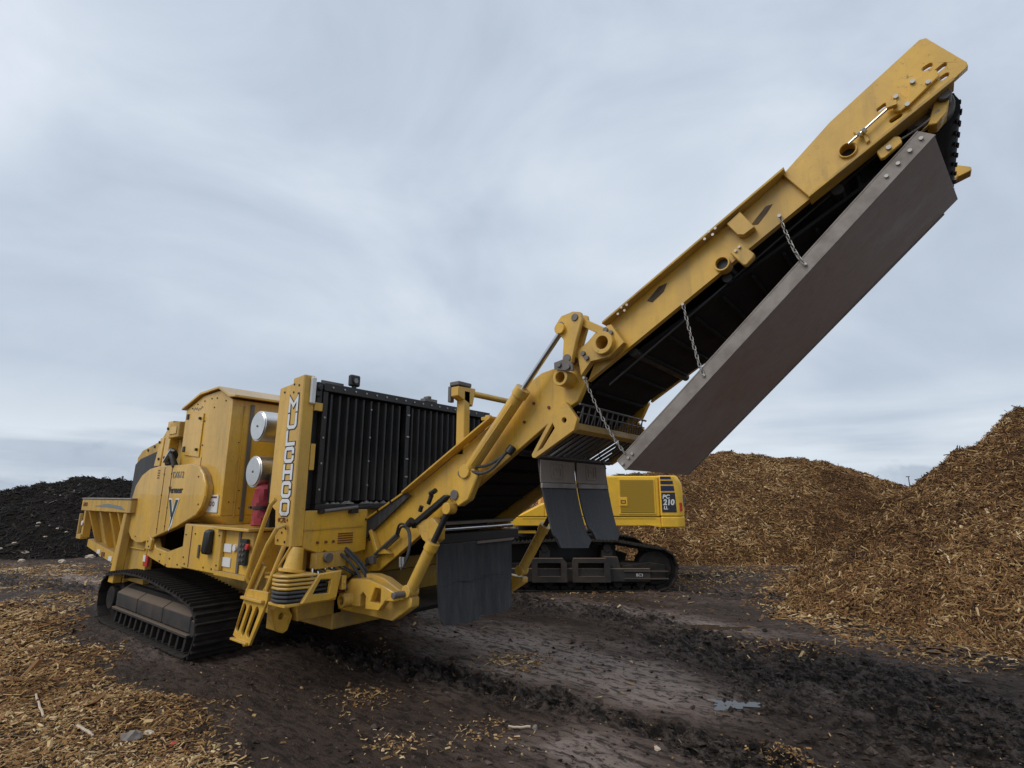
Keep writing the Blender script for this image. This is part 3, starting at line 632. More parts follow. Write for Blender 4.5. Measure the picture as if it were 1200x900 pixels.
m_ = MB(); m_.box(-6.274, -6.262, 2.86, 2.872, 1.45, 2.74); m_.build('panel_fold', 'yel2', enc, .002)
bolts('end_bolts', [(-6.28, 2.8, 1.62), (-6.28, 2.86, 1.62), (-6.28, 2.92, 1.55), (-6.28, 2.9, 1.75), (-6.28, 2.84, 2.3)], '+X', enc, .008, .006, 'blk')
m_ = MB(); m_.box(-6.62, -6.34, 2.706, 2.717, 1.505, 1.70); st = m_.build('warning_sticker', 'white', enc, .001)
m_ = MB(); m_.box(-6.59, -6.37, 2.703, 2.705, 1.665, 1.685); [m_.tube((-6.48 + dx, 2.705, 1.60), (-6.48 + dx, 2.702, 1.60), .028, 12, inner=.018) for dx in (-.035, .04)]; m_.build('sticker_print', 'stencil', st, 0)
m_ = MB(); m_.ribbon([(-7.36 + .035 * k, 2.765 + .03 * (k % 2) + .012 * math.sin(k)) for k in range(9)], .009, 'Y', 2.7165, 2.719); m_.build('faded_script', 'greytxt', enc, 0)
# belt guard (teardrop plate)
gp_ = [(-6.20, 1.80), (-6.30, 1.93), (-6.44, 2.02), (-6.62, 2.05), (-7.66, 2.055), (-7.95, 2.03), (-8.18, 1.96), (-8.36, 1.83), (-8.46, 1.62), (-8.46, 1.38), (-8.38, 1.22), (-8.25, 1.14), (-8.05, 1.10), (-7.86, 1.11), (-6.88, 1.33), (-6.36, 1.48), (-6.24, 1.57), (-6.19, 1.68)]
GK = 2.62 / 2.5
def gt(P): return [(x * GK, 1.7 + (z - 1.7) * GK) for x, z in P]
gp_ = gt(gp_); gc = (-7.65, 1.6)
m_ = MB(); m_.prism('Y', gp_, 2.62, 2.655); bg = m_.build('belt_guard', 'yel', G, .01)
m_ = MB(); m_.prism('Y', [(gc[0] + (x - gc[0]) * .985, gc[1] + (z - gc[1]) * .97) for x, z in gp_], 2.656, 2.716); m_.build('guard_rim', 'yel2', bg, .004)
m_ = MB()
for (xa, za) in ((-7.41, 1.24), (-7.18, 1.28)): m_.prism('Y', gt([(xa - .005, za), (xa + .005, za), (xa + .005, 2.035), (xa - .005, 2.035)]), 2.616, 2.619)
m_.build('guard_seam', 'stencil', bg, 0)
bolts('guard_bolts', [(x, 2.62, z) for x, z in gt([(-7.41, q) for q in (1.3, 1.5, 1.7, 1.95)] + [(-7.18, q) for q in (1.34, 1.55, 1.95)] + [(-6.4, 1.9), (-6.32, 1.6), (-8.1, 1.18)])], '-Y', bg, .010, .008, 'stencil')
def gq(x, z, y): return (x * GK, y, 1.7 + (z - 1.7) * GK)
text('TX612', .115, 'greytxt', bg, gq(-6.98, 1.93, 2.617), sx=1.15)
text('Vermeer', .115, 'dark', bg, gq(-7.0, 1.755, 2.617), bold=.002, sx=1.05)
m_ = MB(); m_.prism('Y', gt([(-7.16, 1.66), (-7.06, 1.66), (-7.0, 1.53), (-6.95, 1.66), (-6.84, 1.66), (-6.96, 1.44), (-6.97, 1.36), (-7.05, 1.28), (-7.04, 1.44)]), 2.6155, 2.619); em = m_.build('emblem', 'white', bg, 0)
m_ = MB(); m_.prism('Y', gt([(-7.14, 1.645), (-7.075, 1.645), (-7.0, 1.49), (-6.99, 1.44), (-7.03, 1.45)]), 2.6125, 2.615); m_.prism('Y', gt([(-6.94, 1.645), (-6.865, 1.645), (-6.975, 1.44), (-7.035, 1.32), (-7.02, 1.42)]), 2.6125, 2.615); m_.build('emblem_mark', 'green', em, 0)
for k, z in enumerate((2.0, 1.97, 1.94, 1.91)):
    m_ = MB(); m_.prism('Y', gt([(-7.63, z - .008), (-7.56, z - .008), (-7.56, z + .006), (-7.63, z + .006)]), 2.617, 2.6195); m_.build('print_mark', 'stencil', bg, 0)
m_ = MB(); m_.box(-6.955, -6.947, 2.7165, 2.7185, 1.75, 2.15); m_.build('panel_seam', 'stencil', enc, 0)
# hydraulic clutter above the guard
m_ = MB()
for k in range(5):
    m_.path([(-7.5 - .05 * k, 2.62 + .03 * k, 2.05), (-7.58 - .03 * k, 2.60, 2.2 + .03 * k), (-7.75, 2.63 + .03 * k, 2.22), (-7.92 + .02 * k, 2.68, 2.1)], .022, 8, False, 2)
m_.build('hose_bundle', 'rub', G, 0)
m_ = MB(); m_.tube((-7.75, 2.6, 2.12), (-7.62, 2.62, 2.27), .03, 10); m_.build('hose_fitting', 'rod', G, 0)
# infeed housing beyond the enclosure
prof_i = [(-9.66, 1.45), (-9.62, 2.27), (-9.45, 2.37), (-8.75, 2.48), (-8.58, 2.62), (-8.14, 2.70), (-7.92, 2.70), (-7.92, 1.45)]
m_ = MB(); m_.prism('Y', prof_i, 2.85, 5.39); ih = m_.build('infeed_housing', 'yel2', G, .008)
m_ = MB(); m_.prism('Y', [(-9.64, 1.5), (-9.60, 2.16), (-9.40, 2.24), (-8.78, 2.32), (-8.72, 2.0), (-8.9, 1.5)], 2.825, 2.846); m_.build('rubber_curtain', 'rub', ih, .004)
m_ = MB(); m_.prism('Y', [(-8.30, 2.0), (-8.14, 2.0), (-8.06, 2.70), (-8.24, 2.70)], 2.74, 2.85); m_.prism('Y', [(-8.72, 2.1), (-8.5, 2.1), (-8.45, 2.5), (-8.6, 2.5)], 2.79, 2.85); m_.build('upright_beam', 'yel', ih, .006)
m_ = MB(); m_.box(-8.05, -7.72, 2.70, 2.9, 2.45, 2.66); m_.build('hood_box', 'yel2', ih, .01)
m_ = MB(); m_.box(-8.0, -7.78, 2.69, 2.699, 2.5, 2.6); m_.build('hood_panel', 'yel', ih, .003)
bolts('housing_bolts', [(-8.6, 2.79, 2.44), (-8.55, 2.79, 2.2), (-8.2, 2.74, 2.6), (-8.2, 2.74, 2.2), (-9.2, 2.85, 2.36), (-8.95, 2.85, 2.4)], '-Y', ih, .02, .015, 'blk')
m_ = MB(); m_.tube((-7.72, 2.95, 2.66), (-7.72, 3.35, 2.66), .24, 24); m_.build('roller_cover', 'grey', ih, .01)
# low side frame under the guard
m_ = MB(); m_.prism('Y', [(-8.05, .93), (-8.02, 1.14), (-7.9, 1.16), (-7.8, 1.05), (-7.4, 1.02), (-6.93, 1.12), (-6.93, .86), (-7.35, .84)], 2.64, 2.72); sf = m_.build('side_frame', 'yel', G, .008)
m_ = MB(); m_.prism('Y', [(-8.02, 1.02), (-7.86, 1.02), (-7.84, 1.14), (-7.95, 1.2), (-8.03, 1.14)], 2.60, 2.64); m_.build('pivot_lug', 'yel', sf, .006)
bolts('frame_bolts', [(-7.95, 2.60, 1.12), (-7.9, 2.60, 1.06), (-7.6, 2.64, .98), (-7.6, 2.64, .9), (-7.3, 2.64, .95), (-7.05, 2.64, .9), (-7.4, 2.64, .87)], '-Y', sf, .010, .008, 'blk')
m_ = MB(); m_.box(-8.12, -7.98, 2.63, 2.66, .80, .94); lf = m_.build('side_reflector', 'redp', sf, .004)
m_ = MB(); m_.box(-8.12, -8.04, 2.625, 2.629, .86, .94); m_.build('reflector_patch', 'white', lf, 0)
# crushed debris sitting on the frame
# lower cabinet
m_ = MB(); m_.box(-6.92, -6.02, 2.62, 3.1, .88, 1.37); cab = m_.build('tool_cabinet', 'yel', G, .012)
m_ = MB(); m_.box(-6.018, -5.30, 2.64, 3.1, .90, 1.34); m_.build('cabinet_bay', 'yel', cab, .008)
m_ = MB(); m_.box(-6.02, -5.26, 2.56, 3.34, 1.345, 1.375); m_.build('cabinet_shelf', 'yel', cab, .006)
m_ = MB(); m_.box(-6.0, -5.32, 2.60, 2.64, .88, .93); m_.box(-6.0, -5.90, 2.60, 2.638, .93, 1.34); m_.build('cabinet_frame', 'yel2', cab, .005)
m_ = MB(); m_.box(-6.705, -6.695, 2.615, 2.619, .9, 1.35); m_.build('door_seam', 'stencil', cab, 0)
m_ = MB(); m_.prism('X', [(2.54, 1.10), (2.555, 1.32), (2.617, 1.34), (2.617, 1.08), (2.57, 1.07)], -6.24, -6.12); m_.build('rubber_bumper', 'blk', cab, .015)
m_ = MB(); m_.box(-5.58, -5.54, 2.625, 2.638, .93, 1.34); m_.build('seal_strip', 'grey', cab, .002)
m_ = MB(); m_.box(-6.46, -6.43, 2.60, 2.618, 1.02, 1.16); m_.build('door_handle', 'grey', cab, .004)
for k, (x, z, sz_) in enumerate(((-5.80, 1.16, .09), (-5.70, 1.17, .07), (-5.80, 1.02, .10))):
    m_ = MB(); m_.box(x - sz_, x + sz_ * .8, 2.63, 2.638, z - sz_ * .45, z + sz_ * .45) if k != 1 else m_.tube((x + .05, 2.638, z), (x + .05, 2.62, z), .035, 12); m_.build('safety_label', 'white', cab, 0)
m_ = MB(); m_.box(-5.47, -5.36, 2.60, 2.638, 1.02, 1.27); m_.build('control_box', 'blk', cab, .008)
m_ = MB(); [m_.tube((-5.44 + .05 * i, 2.60, 1.07 + .05 * j), (-5.44 + .05 * i, 2.585, 1.07 + .05 * j), .014, 8) for i in range(2) for j in range(4)]; tag(m_.build('control_buttons', 'grey', cab, 0), kind='stuff')
m_ = MB(); m_.tube((-5.335, 2.62, 1.2), (-5.335, 2.59, 1.2), .03, 12); m_.build('stop_button', 'redp', cab, .003)
bolts('cabinet_bolts', [(-6.85, 2.62, 1.25), (-6.85, 2.62, 1.0), (-6.6, 2.62, 1.27), (-6.3, 2.62, .93), (-6.1, 2.62, .93), (-6.8, 2.62, .93), (-5.95, 2.6, 1.28), (-5.95, 2.6, .98)], '-Y', cab, .009, .008, 'blk')
# air cleaner end caps
for z in (2.42, 1.94):
    m_ = MB(); m_.tube((-5.56, 2.70, z), (-5.56, 3.02, z), .165, 32); m_.tube((-5.56, 2.69, z), (-5.56, 2.70, z), .15, 32)
    ac = m_.build('air_cleaner', 'chrome', G, .006)
    m_ = MB(); m_.tube((-5.56, 3.02, z), (-5.56, 3.33, z), .15, 24); m_.build('filter_body', 'blk', ac, .006)
    m_ = MB(); m_.tube((-5.56, 2.684, z), (-5.56, 2.69, z), .012, 10); m_.build('cap_stud', 'grey', ac, 0)
m_ = MB(); m_.box(-5.36, -5.30, 3.0, 3.33, 1.4, 2.68); m_.box(-5.29, -5.06, 2.95, 3.33, 1.4, 2.68); m_.build('inner_column', 'yel', G, .006)
# fire extinguisher cover (red crumpled bag)
m_ = MB(); ringn = 14; zs = [1.385, 1.40, 1.47, 1.54, 1.57, 1.62, 1.70, 1.76, 1.80, 1.815]; rs = [.06, .085, .09, .084, .075, .088, .092, .082, .055, .02]; vv = []; ff = []
for i, (z, r) in enumerate(zip(zs, rs)):
    for k in range(ringn):
        a = 2 * math.pi * k / ringn; q = r * (1 + .16 * math.sin(3 * a + i * 1.7) + .12 * math.sin(5 * a - i * 2.3) + .08 * math.sin(2 * a + i * 4.1)); vv.append((-5.47 + q * math.cos(a) + .02 * (z - 1.4), 2.78 + q * math.sin(a), z))
for i in range(len(zs) - 1):
    for k in range(ringn): ff.append((i * ringn + k, i * ringn + (k + 1) % ringn, (i + 1) * ringn + (k + 1) % ringn, (i + 1) * ringn + k))
ff += [tuple(range(ringn - 1, -1, -1)), tuple(range((len(zs) - 1) * ringn, len(zs) * ringn))]
m_.add(vv, ff); ex = m_.build('extinguisher_cover', 'red', G, 0); ex['label'] = 'crumpled red cover over the extinguisher'
m_ = MB(); m_.tube((-5.47, 2.78, 1.555), (-5.47, 2.78, 1.585), .093, 16); m_.box(-5.56, -5.52, 2.68, 2.72, 1.56, 1.585); m_.build('cover_strap', 'blk', ex, 0)
m_ = MB(); m_.box(-5.37, -5.30, 2.78, 3.0, 1.38, 1.9); m_.build('extinguisher_bracket', 'blk', G, .004)
# lettered post
m_ = MB(); m_.prism('Y', [(-4.86, 1.24), (-4.58, 1.235), (-4.58, 2.84), (-4.78, 2.825), (-4.78, 2.775), (-5.02, 2.755), (-5.04, 1.62), (-4.90, 1.55)], 2.62, 2.745)
po = m_.build('lettered_post', 'yel', G, .01)
GL = {'M': ([[(0, 0), (0, 1), (.5, .42), (1, 1), (1, 0)]], 0), 'U': ([[(0, 1), (0, .14), (.16, 0), (.84, 0), (1, .14), (1, 1)]], 0), 'L': ([[(0, 1), (0, 0), (1, 0)]], 0),
      'C': ([[(1, .70), (1, .86), (.84, 1), (.16, 1), (0, .86), (0, .14), (.16, 0), (.84, 0), (1, .14), (1, .30)]], 0),
      'H': ([[(0, 0), (0, 1)], [(1, 0), (1, 1)], [(.13, .5), (.87, .5)]], 0), 'O': ([[(.16, 0), (.84, 0), (1, .14), (1, .86), (.84, 1), (.16, 1), (0, .86), (0, .14)]], 1)}
for i, c in enumerate('MULCHCO'):
    z0 = 2.498 - i * .1615; x0 = -4.795; st_, cl = GL[c]; lw, lh = .135, .118
    for nm, wd, y, m in (('letter', .052, 2.6165, 'dark'), ('letter_face', .034, 2.6135, 'white')):
        mb = MB()
        for s_ in st_:
            P = [(x0 + lw * p, z0 + lh * q) for p, q in s_]
            if not cl:
                e = .026 if nm == 'letter' else .017
                P2 = [Vector(p) for p in P]; d0 = (P2[0] - P2[1]).normalized() * e * .9; d1 = (P2[-1] - P2[-2]).normalized() * e * .9
                if not (c == 'H' and abs(s_[0][1] - .5) < .01): P[0] = tuple(P2[0] + d0); P[-1] = tuple(P2[-1] + d1)
                elif nm != 'letter': P = [(x0 + lw * .13, z0 + lh * .5), (x0 + lw * .87, z0 + lh * .5)]
                else: P = [(x0 + lw * .2, z0 + lh * .5), (x0 + lw * .8, z0 + lh * .5)]
            mb.ribbon(P, wd, 'Y', y, y + .0025, bool(cl))
        if nm == 'letter': lo = mb.build('letter', m, po, 0)
        else: mb.build('letter_face', m, po, 0)
text('4C70.+', .062, 'stencil', po, (-4.74, 2.617, 1.47))
bolts('post_bolts', [(-4.92, 2.62, 2.70), (-4.75, 2.62, 2.76), (-4.66, 2.62, 2.74), (-4.75, 2.62, 2.68), (-4.66, 2.62, 2.66), (-4.92, 2.62, 1.66), (-4.8, 2.62, 1.40), (-4.68, 2.62, 1.40), (-4.74, 2.62, 1.36), (-4.8, 2.62, 1.29), (-4.68, 2.62, 1.28)], '-Y', po, .011, .006, 'blk')
m_ = MB(); m_.box(-4.579, -4.55, 2.685, 2.74, 2.56, 2.825); m_.build('marker_light', 'white', po, .01)
m_ = MB(); m_.box(-4.60, -4.565, 2.746, 2.83, 2.50, 2.58); m_.box(-4.61, -4.57, 2.746, 2.79, 1.93, 2.18); m_.build('post_clip', 'yel', po, .004)
# radiator
m_ = MB(); m_.box(-5.15, -4.70, 2.78, 5.46, 1.56, 2.78); rad = m_.build('radiator', 'blk', G, .01)
m_ = MB(); m_.box(-4.699, -4.60, 2.86, 5.40, 2.715, 2.80); m_.build('top_bar', 'blk', rad, .006)
m_ = MB(); m_.box(-4.699, -4.61, 2.86, 5.40, 1.56, 1.61); m_.build('bottom_bar', 'blk', rad, .006)
for y in (2.86, 3.93, 5.34):
    m_ = MB(); m_.box(-4.699, -4.615, y, y + .055, 1.612, 2.713); m_.build('side_bar', 'blk', rad, .004)
ys = [2.965 + .098 * k for k in range(10)] + [4.04 + .098 * k for k in range(13)]
lv = MB(); lv.prism('Z', [(-4.698, -.036), (-4.63, -.006), (-4.63, .010), (-4.698, .036)], 1.64, 2.70); lme = lv.mesh('louvre', .006)
M['louv'] = mat('louvre_black', (.020, .019, .0185), .38, dust=(.075, .066, .058), dust_amt=.7, scale=7, bump=.12, bscale=40, streak=True)
for y in ys: link('louvre', lme, 'louv', rad, Matrix.Translation((0, y, 0)))
bolts('radiator_bolts', [(-4.60, 2.95 + .135 * k, 2.76) for k in range(17)] + [(-4.615, 2.885, z) for z in (1.75, 2.0, 2.25, 2.45)] + [(-4.615, 3.95, z) for z in (1.9, 2.1, 2.35, 2.6)] + [(-4.615, 3.97, z) for z in (1.9, 2.1, 2.35, 2.6)] + [(-4.63, 3.45, z) for z in (1.8, 2.05, 2.3, 2.6)], '+X', rad, .010, .01, 'zinc')
crumbs = MB()
for k in range(60):
    y = random.uniform(2.95, 5.2); x = random.uniform(-4.66, -4.605); z = 1.612; s_ = random.uniform(.008, .022)
    crumbs.add([(x - s_, y - s_ * 2, z), (x + s_, y - s_, z), (x + s_ * .4, y + s_ * 2, z + .004), (x, y, z + s_ * 1.6)], [(0, 1, 2), (0, 3, 1), (1, 3, 2), (2, 3, 0)])
tag(crumbs.build('lodged_chips', 'stone', rad, 0), 'wood crumbs caught along the lower bar', kind='stuff')
def lamp(parent, x, y, z, ax='+X'):
    b = MB(); b.box(x - .06, x, y - .06, y + .06, z, z + .12); l = b.build('work_lamp', 'blk', parent, .012)
    f = MB(); f.tube((x + .001, y, z + .06), (x + .012, y, z + .06), .043, 16, inner=.03); f.build('lamp_bezel', 'blk', l, 0)
    f = MB(); f.tube((x + .001, y, z + .06), (x + .006, y, z + .06), .029, 16); f.build('lamp_lens', 'glass', l, 0)
    f = MB(); f.box(x - .045, x - .015, y - .02, y + .02, z - .02, z); f.build('lamp_mount', 'blk', l, 0)
lamp(rad, -4.60, 3.215, 2.82); 
m_ = MB(); m_.box(-4.72, -4.62, 2.79, 2.85, 2.57, 2.80); m_.box(-4.70, -4.60, 2.765, 2.82, 2.65, 2.70); m_.tube((-4.61, 2.81, 2.74), (-4.59, 2.81, 2.74), .03, 10); m_.build('hinge_block', 'blk', rad, .006)
m_ = MB(); m_.box(-4.72, -4.70, 2.88, 3.14, 2.80, 2.845); m_.build('sealing_strip', 'grey', rad, .004)
m_ = MB(); m_.box(-4.69, -4.60, 4.20, 4.40, 2.80, 2.84); m_.box(-4.69, -4.60, 4.25, 4.30, 2.84, 2.87); m_.build('lifting_bracket', 'grey', rad, .004)
# panel below the radiator
m_ = MB(); m_.prism('X', [(2.746, 1.555), (3.46, 1.555), (3.46, 1.15), (3.30, 1.13), (3.05, 1.15), (2.98, 1.18), (2.95, 1.15), (2.746, 1.22)], -4.72, -4.60); rp_ = m_.build('rear_panel', 'yel', G, .008)
m_ = MB(); m_.prism('X', [(2.75, 1.375), (3.40, 1.385), (3.40, 1.397), (2.75, 1.387)], -4.599, -4.590); m_.build('panel_lip', 'yel2', rp_, 0)
for k in range(5):
    m_ = MB(); m_.box(-4.599, -4.592, 3.12, 3.29, 1.235 + k * .022, 1.245 + k * .022); m_.build('vent_louvre', 'stencil', rp_, 0)
m_ = MB(); [m_.tube((-4.60, y, 1.26), (-4.585, y, 1.26), .013, 8) for y in (2.90, 2.99, 3.07)]; m_.build('dark_hole_mark', 'stencil', rp_, 0)  # dark-coloured studs standing in for the shaded holes in the panel
m_ = MB(); m_.tube((-4.56, 2.90, 1.545), (-4.56, 3.30, 1.58), .019, 12); gs = m_.build('gas_strut', 'grey', G, .002)
m_ = MB(); m_.tube((-4.56, 3.30, 1.58), (-4.56, 3.48, 1.59), .008, 8); m_.tube((-4.60, 2.90, 1.545), (-4.54, 2.90, 1.545), .024, 10); m_.box(-4.60, -4.54, 3.22, 3.30, 1.52, 1.56); m_.build('strut_end', 'blk', gs, 0)
# ladder and grab rails
m_ = MB()
m_.prism('Y', [(-5.20, .44), (-5.02, .40), (-4.99, .375), (-4.88, .40), (-4.64, .80), (-4.64, .87), (-5.04, .86), (-5.06, .76)], 2.485, 2.51, holes=[slot((-5.125, .51), (-5.03, .70), .032), slot((-5.02, .49), (-4.92, .70), .030), slot((-4.915, .49), (-4.80, .70), .032)])
ld = m_.build('access_ladder', 'yel', G, .004)
m_ = MB(); m_.box(-5.20, -4.90, 2.46, 2.52, .405, .425); m_.box(-5.06, -4.68, 2.45, 2.484, .775, .80); m_.box(-5.03, -4.70, 2.55, 2.72, .96, .985); m_.build('step', 'yel', ld, .004)
m_ = MB(); m_.prism('Y', [(-5.08, .80), (-4.98, .78), (-4.80, 1.06), (-4.93, 1.12)], 2.525, 2.545); m_.build('ladder_side', 'yel2', ld, .004)
for P in ([(-4.72, 2.52, 1.66), (-4.78, 2.50, 1.60), (-5.04, 2.50, 1.05), (-5.08, 2.50, .93), (-5.04, 2.56, .88)], [(-4.65, 2.60, 1.43), (-4.66, 2.50, 1.40), (-5.03, 2.50, .84), (-5.05, 2.50, .78)], [(-4.61, 2.58, 1.25), (-4.70, 2.52, .94), (-4.74, 2.52, .84)], [(-4.52, 2.60, 1.26), (-4.83, 2.50, .78)]):
    m_ = MB(); m_.path(P, .020 if P[0][0] != -4.52 else .010, 10, False, 1); m_.build('grab_rail', 'yel', ld, 0)
m_ = MB(); m_.prism('Y', [(-5.30, .9), (-4.9, .9), (-4.86, 1.22), (-5.30, 1.22)], 2.90, 2.93); m_.box(-5.02, -4.75, 2.86, 2.9, .95, 1.5); m_.build('ladder_backplate', 'yel2', G, .004)
m_ = MB(); m_.path([(-4.9, 2.75, 1.0), (-4.85, 2.72, 1.15), (-4.8, 2.74, 1.3)], .018, 8); m_.path([(-4.95, 2.75, .95), (-4.8, 2.70, .9), (-4.72, 2.72, 1.0), (-4.75, 2.75, 1.2)], .014, 8, False, 1); m_.build('ladder_hose', 'rub', G, 0)
# corner bumper: stacked pads with a windowed guard plate
for k in range(7):
    zt = 1.03 - k * .033; m_ = MB(); e = .012 * k
    m_.prism('Z', [(-4.30, 2.74), (-4.58, 2.74), (-4.60, 2.52), (-4.55, 2.46), (-4.44, 2.455), (-4.36, 2.50)], zt - .024, zt); m_.build('bumper_pad', 'yel' if k < 4 else 'rub', G, .008)
m_ = MB(); m_.prism('X', [(2.60, .795), (2.86, .79), (2.94, .80), (2.98, 1.03), (2.75, 1.02)], -4.33, -4.29, holes=[[(2.70, .86), (2.86, .85), (2.875, .965), (2.77, .975)]]); bgd = m_.build('bumper_guard', 'yel', G, .006)
m_ = MB(); m_.box(-4.60, -4.33, 2.47, 2.96, .775, .80); m_.box(-4.60, -4.335, 2.93, 2.96, .80, 1.02); m_.build('bumper_tray', 'yel', bgd, .005)
for k in range(4):
    m_ = MB(); m_.box(-4.55, -4.345, 2.70, 2.90, .83 + k * .037, .855 + k * .037); m_.build('rubber_pad', 'rub', bgd, .008)
m_ = MB(); m_.box(-4.34, -4.285, 2.985, 3.03, .86, .98); m_.tube((-4.285, 3.007, .92), (-4.275, 3.007, .92), .014, 8); m_.build('guard_tab', 'yel', bgd, .004)
m_ = MB(); m_.tube((-4.52, 2.62, 1.035), (-4.52, 2.66, 1.24), .085, 20, r2=.055); m_.tube((-4.52, 2.615, 1.033), (-4.52, 2.62, 1.06), .11, 20); m_.build('support_leg', 'yel', G, .004)
m_ = MB(); m_.box(-4.60, -4.50, 2.84, 3.16, 1.03, 1.17); vb = m_.build('valve_block', 'yel2', G, .006)
m_ = MB(); m_.tube((-4.50, 2.95, 1.13), (-4.46, 2.95, 1.13), .045, 18); m_.build('pressure_gauge', 'grey', vb, .004)
m_ = MB(); [m_.tube((-4.52, y, 1.04), (-4.50, y - .01, .94), .016, 8) for y in (2.82, 2.88, 2.95, 3.02)]; m_.build('hose_fitting', 'rod', vb, 0)
for k, P in enumerate(([(-4.5, 3.05, 1.0), (-4.42, 3.12, .86), (-4.42, 3.2, .78)], [(-4.5, 3.1, 1.15), (-4.36, 3.18, 1.02), (-4.3, 3.24, .85)], [(-4.5, 3.14, 1.18), (-4.34, 3.24, 1.02), (-4.28, 3.28, .86)], [(-4.52, 3.16, 1.2), (-4.36, 3.28, 1.04), (-4.30, 3.32, .84)])):
    m_ = MB(); m_.path(P, .014, 8, False, 2); m_.build('hydraulic_hose', 'rub' if k else 'grey', G, 0)
for k in range(6):
    m_ = MB(); m_.path([(-4.52, 2.86 + .055 * k, 1.04), (-4.40 + .02 * (k % 3), 2.92 + .06 * k, .98 - .03 * (k % 2)), (-4.45, 3.02 + .045 * k, .90 + .03 * (k % 3)), (-4.62, 3.10 + .03 * k, .86)], .009, 6, False, 2); m_.build('hydraulic_hose', 'blk', G, 0)
m_ = MB(); m_.prism('X', [(2.60, .70), (2.70, .75), (2.79, .62), (2.75, .50), (2.71, .48), (2.66, .50)], -4.80, -4.73, holes=[circ(2.68, .63, .028, 12)]); m_.build('tow_lug', 'yel', G, .006)
m_ = MB(); m_.box(-4.95, -4.80, 2.66, 2.80, .5, .9); m_.build('lug_base', 'yel2', G, .006)
# rear frame plate and conveyor pivot
m_ = MB(); m_.prism('Y', [(-5.0, .60), (-3.90, .60), (-3.66, .745), (-3.66, .82), (-3.80, .86), (-4.05, .95), (-4.20, .97), (-4.62, .95), (-5.0, .9)], 3.26, 3.36); fp = m_.build('pivot_plate', 'yel', G, .008)
m_ = MB(); m_.prism('Y', [(-5.0, .60), (-3.90, .60), (-3.66, .745), (-3.66, .80), (-4.2, .84), (-5.0, .86)], mir(3.36), mir(3.26)); m_.build('pivot_plate', 'yel', G, .008)
m_ = MB(); m_.box(-5.0, -3.92, 3.36, mir(3.36), .62, .66); m_.build('frame_floor', 'blk', G, .005)  # floor coloured black to paint in the dark void under the belt
m_ = MB(); m_.prism('Y', [(-4.46, .80), (-4.44, .87), (-4.37, .93), (-4.12, .945), (-3.92, .915), (-3.74, .87), (-3.74, .80), (-3.86, .79), (-3.95, .70), (-4.14, .69), (-4.14, .80), (-4.18, .83), (-4.22, .80), (-4.22, .70), (-4.40, .69)], 3.14, 3.20, holes=[[(-4.07, .76), (-3.93, .76), (-3.93, .885), (-4.01, .885)]])
pb = m_.build('pivot_bracket', 'yel', G, .006)
m_ = MB(); m_.prism('Y', [(-4.46, .80), (-4.44, .87), (-4.37, .93), (-4.22, .94), (-4.22, .70), (-4.40, .69)], 3.201, 3.259); m_.box(-3.86, -3.74, 3.201, 3.259, .80, .87); m_.build('bracket_spacer', 'yel', pb, .004)
m_ = MB(); m_.tube((-4.38, 3.05, .745), (-4.38, 3.26, .745), .062, 20, inner=.036); m_.build('pivot_bushing', 'yel', pb, .003)
m_ = MB(); m_.tube((-3.74, 3.12, .85), (-3.74, 3.40, .85), .028, 12); m_.tube((-3.98, 3.21, .83), (-3.98, 3.23, .83), .03, 10); m_.build('pivot_pin', 'grey', pb, .003)
m_ = MB(); [m_.tube((-4.54 + .025 * math.sin(k * 2.1), 3.12 + .02 * math.cos(k * 1.7), .72 + .035 * k), (-4.52 + .02 * math.sin(k), 3.17, .74 + .035 * k), .014, 6) for k in range(6)]; m_.build('shackle_chain', 'stencil', G, 0)

